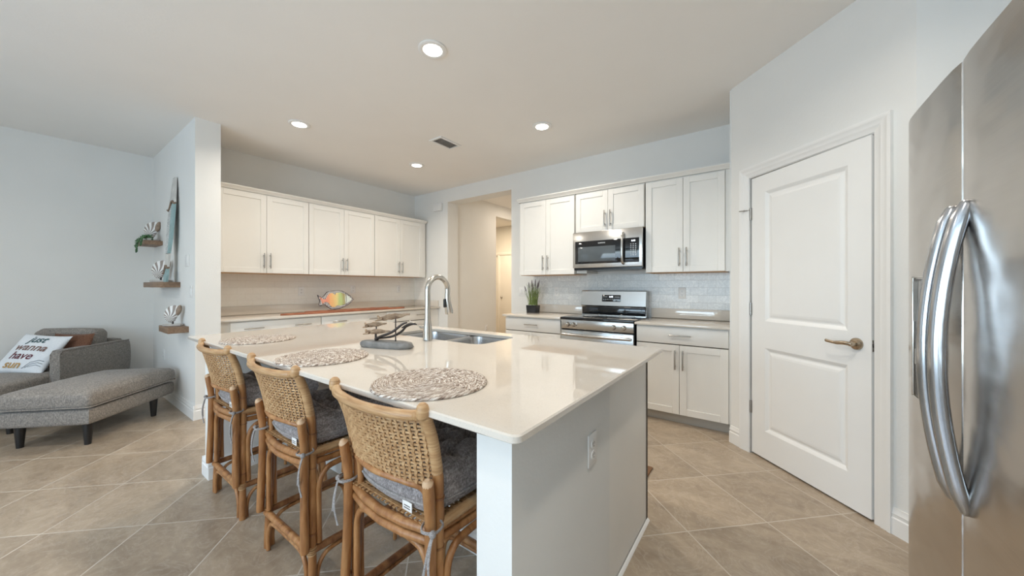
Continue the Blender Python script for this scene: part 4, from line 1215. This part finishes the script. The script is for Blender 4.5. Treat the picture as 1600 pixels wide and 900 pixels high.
fp = thing('fish_dish', 'colourful ceramic fish dish standing on the long left worktop', 'dish', (fdx, fdy, CZ+.024))
# outline in the plane (y along the wall, z up), tail on the left, head on the right
outl = [(-.200, .165), (-.185, .150), (-.155, .135), (-.125, .165), (-.095, .195), (-.06, .205), (-.02, .207), (.03, .208), (.08, .200), (.125, .170), (.165, .140), (.195, .105), (.165, .075), (.125, .048), (.08, .028),
        (.03, .010), (-.03, .004), (-.07, .010), (-.105, .035), (-.13, .060), (-.150, .062), (-.175, .048), (-.19, .055), (-.182, .10)]
outl = [(y_*1.22, z_*1.22) for y_, z_ in outl]
def plate(m, outline, x0, x1, M=None):
    n_ = len(outline)
    V = [(x0, y, z) for y, z in outline]+[(x1, y, z) for y, z in outline]
    F = [tuple(range(n_)), tuple(reversed(range(n_, 2*n_)))]+[(i, n_+i, n_+(i+1) % n_, (i+1) % n_) for i in range(n_)]
    m._add(V, F, M)
TL_ = Matrix.Translation(Vector((fdx, fdy, CZ+.024))) @ Matrix.Rotation(-.14, 4, 'Y')
m = MB(); plate(m, outl, -.006, .006, TL_); m.build('dish_body', M_SCALE, fp, smooth=30)
body = [(-.190, .150), (-.155, .122), (-.125, .118), (-.10, .165), (-.075, .190), (-.045, .195), (-.015, .170), (.0, .195), (.05, .200), (.10, .180), (.15, .143), (.182, .106), (.15, .078), (.10, .048), (.04, .030), (.0, .034), (-.03, .012), (-.065, .020), (-.10, .075), (-.13, .085), (-.165, .062), (-.175, .10)]
body = [(y_*.96*1.22, (.105+(z_-.105)*.86)*1.22) for y_, z_ in body]
m = MB(); plate(m, body, .0062, .0095, TL_); m.build('painted_body', M_FISH, fp, smooth=30)
m = MB(); m.tube([(TL_ @ Vector((0.002, y, z)))[:] for y, z in outl], .0052, n=8, closed=True)
m.tube([(TL_ @ Vector((.010, y*1.22, z*1.22)))[:] for y, z in ((.105, .178), (.112, .14), (.108, .09), (.100, .05))], .0022, n=6)
m.build('dark_rim', M_CERIM, fp)
M_REDWOOD = rattan_mat('red_brown_wood', (.16, .04, .018), (.34, .11, .05), (.52, .22, .11), (40, 3, 40), .45)
def runner(name, x, y0, y1, w_, h_, z0, lab):
    m = MB(); n_ = 26; V = []; F = []
    for i in range(n_):
        t = i/(n_-1); y = y0+(y1-y0)*t; ww = w_*(max(.12, math.sin(PI*t)**.35))*(1+.12*noise.noise(Vector((y*9, z0*50, 2))))
        for sx_, zz in ((-1, .15), (-.9, 1.0), (.9, 1.0), (1, .15), (.85, 0), (-.85, 0)):
            V.append((x+sx_*ww/2+.006*noise.noise(Vector((y*14, sx_, 5))), y, z0+h_*zz*(1+.25*noise.noise(Vector((y*20, sx_*3, 1)))) if zz else z0))
    for i in range(n_-1):
        for k_ in range(6): F.append((i*6+k_, i*6+(k_+1) % 6, (i+1)*6+(k_+1) % 6, (i+1)*6+k_))
    F += [tuple(reversed(range(6))), tuple(range((n_-1)*6, n_*6))]
    m._add(V, F); return tag(m.build(name, M_REDWOOD, smooth=50), lab, 'wood board')
runner('wooden_runner', -4.50, 1.72, 3.42, .13, .020, CZ+.0005, 'long reddish live edge wood board lying along the left worktop, its front piece')
runner('wooden_runner', -4.66, 2.05, 3.25, .12, .022, CZ+.0005, 'shorter reddish live edge wood board behind the long one, under the fish dish')

# ------------------------------------------------------------------ potted grass
gx, gy = -2.405, 3.80
gp_ = thing('potted_grass', 'tall artificial grass in a small black square pot on the worktop', 'potted plant', (gx, gy, CZ))
m = MB(); MP = Matrix.Translation(Vector((gx, gy, CZ)))
V = []
for z, w_, d_ in ((0, .066, .048), (.095, .072, .053), (.095, .066, .047), (.08, .065, .046)):
    V += [(-w_, -d_, z), (w_, -d_, z), (w_, d_, z), (-w_, d_, z)]
m._add(V, [(3, 2, 1, 0)]+[(a*4+k_, a*4+(k_+1) % 4, (a+1)*4+(k_+1) % 4, (a+1)*4+k_) for a in range(3) for k_ in range(4)]+[(12, 13, 14, 15)], MP)
m.build('pot', M_BLACK, gp_, smooth=20)
M_PEB = simple('white_pebbles', (.75, .73, .68), .6, var=.1)
m = MB()
for i in range(16): m.ball((gx+random.uniform(-.055, .055), gy+random.uniform(-.037, .037), CZ+.088+random.uniform(0, .008)), .011, .009, .008, n=8)
o_ = m.build('pebbles', M_PEB, gp_); o_['kind'] = 'stuff'
M_GRASS = simple('grass_blade', (.17, .23, .065), .5, var=.5, scale=30)
M_SEED = simple('purple_grass_heads', (.13, .10, .11), .7, var=.3, scale=60)
m = MB(); hd = MB()
for i in range(130):
    x, y = gx+random.uniform(-.052, .052), gy+random.uniform(-.036, .036); h_ = random.uniform(.16, .30)
    lx, ly = random.gauss(0, .028)+(x-gx)*.5, random.gauss(0, .02)
    p = bez([(x, y, CZ+.085), (x+lx*.3, y+ly*.3, CZ+.085+h_*.5), (x+lx, y+ly, CZ+.085+h_)], 4)
    m.tube(p, [.0022*(1-.7*k_/(len(p)-1)) for k_ in range(len(p))], n=5)
for dx, dy, h_ in ((-.055, 0, .30), (-.02, .01, .33), (.03, .0, .335), (.055, .01, .30), (.075, 0, .325), (.0, -.01, .28), (-.105, 0, .25)):
    p = bez([(gx+dx*.4, gy+dy, CZ+.085), (gx+dx*.8, gy+dy, CZ+.085+h_*.55), (gx+dx, gy+dy, CZ+.085+h_*.72)], 4); m.tube(p, .0016, n=5)
    e_ = p[-1]; q_ = e_+Vector((dx*.25, 0, h_*.3)); hd.tube([e_, e_.lerp(q_, .2), e_.lerp(q_, .7), q_], [.002, .0065, .006, .0015], n=8)
o_ = m.build('grass_blades', M_GRASS, gp_); o_['kind'] = 'stuff'
hd.build('seed_heads', M_SEED, gp_)

# ------------------------------------------------------------------ floating shelves with decor on the wing wall
M_SHELF = rattan_mat('brown_shelf_wood', (.16, .095, .055), (.27, .17, .105), (.38, .26, .17), (3, 40, 40), .5)
def shelf(x0, x1, z0, z1, lab):
    t = thing('floating_shelf', lab, 'shelf', ((x0+x1)/2, WY0, z0))
    m = MB(); m.box(x0, x1, .782, WY0-.0005, z0, z1, .0015); m.build('board', M_SHELF, t); return t
shelf(-5.95, -5.57, 1.705, 1.752, 'highest small brown floating shelf, holding a shell and trailing plant')
shelf(-5.62, -4.80, 1.226, 1.281, 'middle brown floating shelf carrying the shell and the tall paddle')
shelf(-4.86, -4.49, .795, .852, 'lowest brown floating shelf carrying a small white shell')
def shell_mat():
    m, nt, b = new_mat('white_and_brown_shell')
    g = coords(nt)
    sp = nt.nodes.new('ShaderNodeSeparateXYZ'); L(nt, g, sp.inputs[0])
    # grooves fan out from the eye of the spiral, which sits at the object origin
    an = nt.nodes.new('ShaderNodeMath'); an.operation = 'ARCTAN2'; L(nt, sp.outputs[2], an.inputs[0]); L(nt, sp.outputs[0], an.inputs[1])
    rr = mathn(nt, 'SQRT', mathn(nt, 'ADD', mathn(nt, 'MULTIPLY', sp.outputs[0], sp.outputs[0]), mathn(nt, 'MULTIPLY', sp.outputs[2], sp.outputs[2])))
    w_ = mathn(nt, 'SINE', mathn(nt, 'ADD', mathn(nt, 'MULTIPLY', an.outputs[0], 13.0), mathn(nt, 'MULTIPLY', rr, -48.0)))
    c = ramp(nt, mathn(nt, 'ADD', mathn(nt, 'MULTIPLY', w_, .5), .5), [(.3, (.30, .25, .22)), (.5, (.60, .56, .53)), (.65, (.86, .85, .83))])
    L(nt, c, b.inputs['Base Color']); b.inputs['Roughness'].default_value = .45
    bump(nt, b, w_, .5, .003); return m
M_SHELL = shell_mat()
M_SHELLIN = simple('brown_shell_mouth', (.30, .22, .16), .5, var=.25, scale=40)
M_SHBASE = simple('pale_carved_base', (.50, .46, .42), .6, var=.15, scale=30)
def shell(x, z0, s, lab, flip=1, y=.85, rot=.85):
    t = thing('nautilus_shell', lab, 'shell ornament', (x, y, z0))
    ROT = Matrix.Translation(Vector((x, y, z0))) @ Matrix.Rotation(rot, 4, 'Z') @ Matrix.Translation(Vector((-x, -y, -z0)))
    m = MB(); m.box(-.085*s, .085*s, -.028*s, .028*s, 0, .022*s, .006, M=Matrix.Translation(Vector((x, y, z0))) @ Matrix.Rotation(rot, 4, 'Z')); m.build('base', M_SHBASE, t)
    m = MB(); m.cyl((x, y, z0+.02*s), (x, y, z0+.05*s), .006*s+.002, n=10); m.build('peg', M_IRON, t)
    # spiral disc, thick in the middle; eye sits below centre, mouth at upper right
    n_ = 48; V = []; F = []; eye = Vector((x-.018*s*flip, y, z0+.086*s))
    layers = [(.0, .026), (.35, .025), (.7, .020), (.9, .012), (1.0, .0), (.9, -.012), (.7, -.020), (.35, -.025), (.0, -.026)]
    for f_, yy in layers:
        for i in range(n_):
            a = 2*PI*i/n_; da = (a-1.12+PI) % (2*PI)-PI     # radius peaks towards the mouth
            R__ = (.048+.100*math.exp(-(da/(1.25 if da > 0 else .62))**2))*s
            R__ *= 1+.02*math.sin(a*16)
            V.append((eye.x+flip*R__*f_*math.cos(a), y+yy*s, eye.z+R__*f_*math.sin(a)))
    for l_ in range(len(layers)-1):
        for i in range(n_): F.append((l_*n_+i, l_*n_+(i+1) % n_, (l_+1)*n_+(i+1) % n_, (l_+1)*n_+i))
    m = MB(); m._add([(v[0]-eye.x, v[1]-eye.y, v[2]-eye.z) for v in V], F); bmesh.ops.remove_doubles(m.bm, verts=list(m.bm.verts), dist=.0002)
    so = m.build('spiral', M_SHELL, t, world=False, smooth=60); so.rotation_euler = (0, 0, rot); so.location = ((eye.x-x)*math.cos(rot), (eye.x-x)*math.sin(rot), eye.z-z0)
    m = MB(); MM = ROT @ Matrix.Translation(Vector((x+.056*s*flip, y, z0+.172*s))) @ Matrix.Rotation(.25*flip, 4, 'Y'); m.ball((0, 0, 0), .024*s, .027*s, .062*s, M=MM, n=16); m.build('mouth', M_SHELLIN, t)
shell(-5.735, 1.7525, 1.0, 'white and brown nautilus shell ornament on the highest shelf, above the trailing plant', y=.87)
shell(-5.15, 1.2815, 1.0, 'white and brown nautilus shell ornament on the middle shelf, left of the paddle', y=.845)
shell(-4.675, .8525, .88, 'white nautilus shell ornament alone on the lowest shelf', y=.85)
# trailing plant
tp = thing('trailing_succulent', 'green trailing string of leaves spilling over the highest shelf', 'plant', (-5.68, .815, 1.753))
M_LEAF = simple('succulent_leaf', (.07, .17, .06), .45, var=.5, scale=40)
m = MB(); st = MB(); leaves = MB()
for pts_ in ([(-5.60, .80, 1.80), (-5.66, .79, 1.80), (-5.74, .77, 1.765), (-5.82, .765, 1.72), (-5.86, .762, 1.66)],
             [(-5.60, .80, 1.79), (-5.68, .785, 1.78), (-5.76, .765, 1.74), (-5.80, .76, 1.68), (-5.79, .758, 1.63)],
             [(-5.60, .81, 1.79), (-5.63, .79, 1.80), (-5.70, .78, 1.785), (-5.78, .768, 1.765), (-5.87, .765, 1.75), (-5.90, .762, 1.70)],
             [(-5.58, .80, 1.79), (-5.57, .78, 1.78), (-5.565, .765, 1.74), (-5.57, .76, 1.69)]):
    p = bez(pts_, 8); st.tube(p, .0022, n=5)
    for i, c_ in enumerate(p):
        for k_ in range(2):
            a = random.uniform(0, 2*PI); leaves.ball((c_.x+.010*math.cos(a), c_.y-.006+.006*math.sin(a), c_.z+.008*math.sin(a*2)), .008, .006, .0065, n=6)
for i in range(70):
    a, r_ = random.uniform(0, 2*PI), random.uniform(0, .045)
    leaves.ball((-5.60+r_*math.cos(a), .82+r_*.8*math.sin(a), 1.762+random.uniform(0, .05)), .010, .008, .007, n=6)
st.build('stems', M_LEAF, tp); lo_ = leaves.build('leaves', M_LEAF, tp); lo_['kind'] = 'stuff'
m = MB(); m.lathe([(.022, 0), (.026, .02), (.024, .025), (0, .02)], (-5.60, .825, 1.7525), n=16); m.build('pot', M_SHBASE, tp)

# painted wooden paddle leaning on the wall
M_PW = simple('whitewashed_wood', (.62, .60, .56), .7, var=.15, scale=18)
M_PT = simple('teal_paint', (.30, .43, .43), .6, var=.15, scale=14)
def pat_mat():
    m, nt, b = new_mat('carved_pattern'); g = coords(nt); v = nt.nodes.new('ShaderNodeTexVoronoi'); v.inputs['Scale'].default_value = 38
    L(nt, g, v.inputs['Vector']); L(nt, ramp(nt, v.outputs['Distance'], [(.25, (.66, .66, .63)), (.5, (.30, .31, .31)), (.6, (.62, .62, .60))]), b.inputs['Base Color']); b.inputs['Roughness'].default_value = .7; return m
M_PP = pat_mat()
M_ROPE = simple('brown_rope', (.24, .17, .12), .9, var=.3, scale=80)
pz0, pz1 = 1.2815, 2.355
pd = thing('painted_paddle', 'tall painted wood paddle in white and teal leaning on the wall above the middle shelf', 'wall decor', (-4.90, .86, pz0))
LEAN = (.905-.835)/(pz1-pz0)
pcx = -4.935
def pw(t):    # half width of the board along its height
    K = [(0, .055), (.08, .075), (.13, .060), (.25, .070), (.45, .110), (.60, .112), (.72, .105), (.85, .080), (.97, .052), (1.0, .035)]
    for (a, x), (b__, y) in zip(K, K[1:]):
        if t <= b__: f_ = (t-a)/(b__-a); f_ = f_*f_*(3-2*f_); return x+(y-x)*f_
    return K[-1][1]
def slice_(m, t0, t1, l0, l1, th0=0, th1=.018):
    n_ = 14; V = []
    for i in range(n_):
        t = t0+(t1-t0)*i/(n_-1); z = pz0+(pz1-pz0)*t; w_ = pw(t); yb = .835+LEAN*(z-pz0)
        for sx_, yy in ((l0, th0), (l1, th0), (l1, th1), (l0, th1)): V.append((pcx+sx_*w_, yb+yy, z))
    F = [(i*4+k_, i*4+(k_+1) % 4, (i+1)*4+(k_+1) % 4, (i+1)*4+k_) for i in range(n_-1) for k_ in range(4)]
    F += [(3, 2, 1, 0), tuple(range(4*n_-4, 4*n_))]; m._add(V, F)
for t0, t1, l0, l1, mt, nm in ((.75, 1, -1, 1, M_PW, 'white_tip'), (.27, .745, -1, .1, M_PP, 'patterned_panel'), (.27, .745, .1, 1, M_PT, 'teal_panel'), (.14, .265, -1, 1, M_PW, 'white_neck'), (0, .135, -1, 1, M_PT, 'teal_foot')):
    m = MB(); slice_(m, t0, t1, l0, l1); m.build(nm, mt, pd, smooth=40)
for tt in (.748, .138):
    m = MB(); z = pz0+(pz1-pz0)*tt; y = .835+LEAN*(z-pz0)-.006; w_ = pw(tt)
    m.tube(bez([(pcx-w_-.012, y-.004, z-.055), (pcx-w_*.85, y, z-.065), (pcx-w_*.3, y, z-.03), (pcx+w_*.2, y, z+.008), (pcx+w_*.7, y, z+.015), (pcx+w_, y+.004, z-.01), (pcx+w_+.004, y+.02, z)], 5), .0085, n=10)
    m.build('rope_band', M_ROPE, pd)

# ------------------------------------------------------------------ armchair, ottoman and cushions in the living side
S2 = math.sqrt(.5)
# local frame: x = u (screen right along the fronts), y = w (away from the camera), z up
MU = Matrix(((S2, -S2, 0, 0), (S2, S2, 0, 0), (0, 0, 1, 0), (0, 0, 0, 1)))
def uw(u, w_, z=0): return (MU @ Vector((u, w_, z)))
def puffy(m, x0, x1, y0, y1, z0, z1, r=.035, crown=.02, M=MU, n_=22):
    """upholstered block: rounded edges and a crowned top"""
    cx, cy, hx, hy, cz, hz = (x0+x1)/2, (y0+y1)/2, (x1-x0)/2, (y1-y0)/2, (z0+z1)/2, (z1-z0)/2
    t = bmesh.new(); bmesh.ops.create_cube(t, size=2.0)
    bmesh.ops.subdivide_edges(t, edges=list(t.edges), cuts=n_, use_grid_fill=True)
    for v in t.verts:
        p = Vector(v.co); q_ = Vector((p.x*hx, p.y*hy, p.z*hz)); k_ = Vector((max(-hx+r, min(hx-r, q_.x)), max(-hy+r, min(hy-r, q_.y)), max(-hz+r*.9, min(hz-r*.9, q_.z))))
        d_ = q_-k_
        if d_.length > 1e-6: q_ = k_+d_.normalized()*r*min(1, d_.length/(r*.999)) if d_.length > 0 else q_
        c_ = (1-p.x**4)*(1-p.y**4)
        q_.z += crown*c_*(1 if p.z > 0 else 0)*abs(p.z)
        if abs(p.z) < .99: q_.x += .008*math.copysign(1, p.x)*(1-p.z**2)*(abs(p.x) > .9); q_.y += .008*math.copysign(1, p.y)*(1-p.z**2)*(abs(p.y) > .9)
        v.co = q_+Vector((cx, cy, cz))
    t.verts.index_update(); m._add([v.co[:] for v in t.verts], [[v.index for v in f_.verts] for f_ in t.faces], M); t.free()
def taper_leg(u, w_, h_, parent):
    m = MB(); c_ = uw(u, w_); m.tube([(c_.x, c_.y, 0), (c_.x, c_.y, h_)], [.019, .031], n=20); m.build('leg', M_LEG, parent)
OU0, OU1, OW0, OW1 = -3.385, -2.795, 3.215, 4.045
c_ = uw((OU0+OU1)/2, (OW0+OW1)/2)
ot = thing('ottoman', 'grey tweed ottoman with thick top cushion in front of the armchair', 'ottoman', (c_.x, c_.y, 0))
m = MB(); puffy(m, OU0, OU1, OW0, OW1, .165, .285, .012, 0, n_=8); m.build('base', M_SOFA, ot, smooth=60)
m = MB(); puffy(m, OU0-.01, OU1+.012, OW0-.012, OW1+.012, .290, .418, .038, .028); tc_ = m.build('top_cushion', M_SOFA, ot, smooth=60)
def piping(parent, x0, x1, y0, y1, z, r=.03):
    m = MB(); m.tube([(MU @ Vector((x, y, z)))[:] for x, y in rrect(x0, x1, y0, y1, r, 4)], .0045, n=8, closed=True); m.build('piping', M_SOFA, parent)
piping(tc_, OU0-.018, OU1+.020, OW0-.020, OW1+.020, .305, .035)
for u, w_ in ((-3.29, 3.27), (OU1-.045, OW0+.045), (-3.29, 3.87), (OU1-.045, 3.87)): taper_leg(u, w_, .17, ot)
AU0, AU1, AW0, AW1 = -4.66, -3.63, 3.66, 4.64
c_ = uw((AU0+AU1)/2, (AW0+AW1)/2)
ac = thing('armchair', 'wide grey tweed armchair with slim arms against the far wall', 'armchair', (c_.x, c_.y, 0))
m = MB(); puffy(m, AU0, AU1, AW0-.12, AW1, .165, .285, .012, 0, n_=8); m.build('base', M_SOFA, ac, smooth=60)
m = MB(); puffy(m, AU0+.085, AU1-.082, AW0-.15, AW1-.25, .290, .420, .035, .02); m.build('seat_cushion', M_SOFA, ac, smooth=60)
for a, b__ in ((AU1-.075, AU1), (AU0, AU0+.08)):
    m = MB(); puffy(m, a, b__, AW0+.25, AW1, .287, .640, .026, 0, n_=10); ar = m.build('arm', M_SOFA, ac, smooth=60)
    m = MB()
    for uu in (a+.002, b__-.002):
        m.tube([(MU @ Vector((uu, AW0+.252, z)))[:] for z in (.30, .45, .6)]+[(MU @ Vector((uu, AW0+.275, .634)))[:], (MU @ Vector((uu, AW1-.02, .638)))[:]], .0045, n=8)
    m.build('piping', M_SOFA, ar)
m = MB(); puffy(m, AU0+.082, AU1-.078, AW1-.10, AW1, .287, .66, .025, 0, n_=10); m.build('back_frame', M_SOFA, ac, smooth=60)
MBk = MU @ Matrix.Translation(Vector((-4.13, 4.40, .57))) @ Matrix.Rotation(-.16, 4, 'X')
m = MB(); puffy(m, -.40, .40, -.085, .085, -.15, .215, .05, .012, M=MBk); m.build('back_cushion', M_SOFA, ac, smooth=60)
for u, w_ in ((-3.69, 3.60), (AU0+.06, 3.60), (-3.69, 4.56), (AU0+.06, 4.56)): taper_leg(u, w_, .17, ac)
# throw pillow with printed words
def pillow(parent, name, M, s, th, mat):
    def f_(u, v, sg):
        a, b__ = 2*u-1, 2*v-1
        e_ = (1-a**2)*(1-b__**2); k_ = 1-.07*(1-abs(a*b__))*1.0
        x = a*s*(1-.06*(1-b__*b__)) ; z = b__*s*(1-.06*(1-a*a))
        return (x, sg*th*(max(0, e_)**.45)*(1+.06*noise.noise(Vector((a*3, b__*3, sg)))), z)
    m = MB(); m.grid(lambda u, v: f_(u, v, -1), 36, 36, M=M); m.grid(lambda u, v: f_(u, v, 1), 36, 36, M=M)
    bmesh.ops.remove_doubles(m.bm, verts=list(m.bm.verts), dist=.0005)
    return m.build(name, mat, parent, smooth=80), f_
MPi = MU @ Matrix.Translation(Vector((-3.98, 4.06, .590))) @ Matrix.Rotation(.0, 4, 'Z') @ Matrix.Rotation(-.62, 4, 'X') @ Matrix.Rotation(.10, 4, 'Y')
c_ = MPi @ Vector((0, 0, 0))
pl = thing('throw_pillow', 'white throw pillow reading just wanna have sun on the armchair', 'pillow', (c_.x, c_.y, .44))
pf, ff = pillow(pl, 'pillow_cover', MPi, .205, .062, M_PILLOW)
cols = {'just': (.04, .10, .11), 'wanna': (.20, .12, .10), 'have': (.13, .035, .05), 'sun': (.50, .30, .10)}
def drape(o_):
    inv = (pmat(o_.parent).inverted() @ MPi).inverted(); fwd = inv.inverted()
    for v in o_.data.vertices:
        q_ = inv @ v.co; a = max(-1, min(1, q_.x/.205)); b__ = max(-1, min(1, q_.z/.205))
        q_.y = -.062*(max(0, (1-a*a)*(1-b__*b__))**.45)-.0022+q_.y*.5; v.co = fwd @ q_
for wd, z, x in (('just', .125, .0), ('wanna', .040, .0), ('have', -.045, -.02), ('sun', -.130, -.045)):
    mt = simple('ink_'+wd, cols[wd], .7, var=.05)
    drape(text_mesh(wd, .098, mt, pf, MPi @ Matrix.Translation(Vector((x, 0, z))) @ RX, 'lettering', shear=.25, bold=.0016))
m = MB()
for k_ in range(3): m.tube([(MPi @ Vector((x_, 0, z_)))[:] for x_, z_ in [(.05+k_*.02, -.16+.008*k_), (.09+k_*.01, -.10-.015*k_), (.14, -.075-.022*k_), (.175, -.08-.025*k_)]], .0025, n=6)
sw = m.build('printed_swirl', simple('ink_swirl', (.25, .28, .31), .7), pf); drape(sw)
MPb = MU @ Matrix.Translation(Vector((-3.84, 4.22, .575))) @ Matrix.Rotation(-.1, 4, 'Z') @ Matrix.Rotation(-.30, 4, 'X')
c_ = MPb @ Vector((0, 0, 0)); pb = thing('throw_pillow', 'brown throw pillow tucked behind the white pillow on the armchair', 'pillow', (c_.x, c_.y, .44))
pillow(pb, 'pillow_cover', MPb, .19, .05, M_BROWNP)

# wooden cutting edge peeking out past the island's working side
m = MB(); m.box(-1.35, -.62, 2.05, 2.50, .0, .012, .004); tag(m.build('floor_mat', simple('brown_mat', (.20, .10, .045), .7, var=.2)), 'brown floor mat on the far side of the island, its corner showing', 'mat')
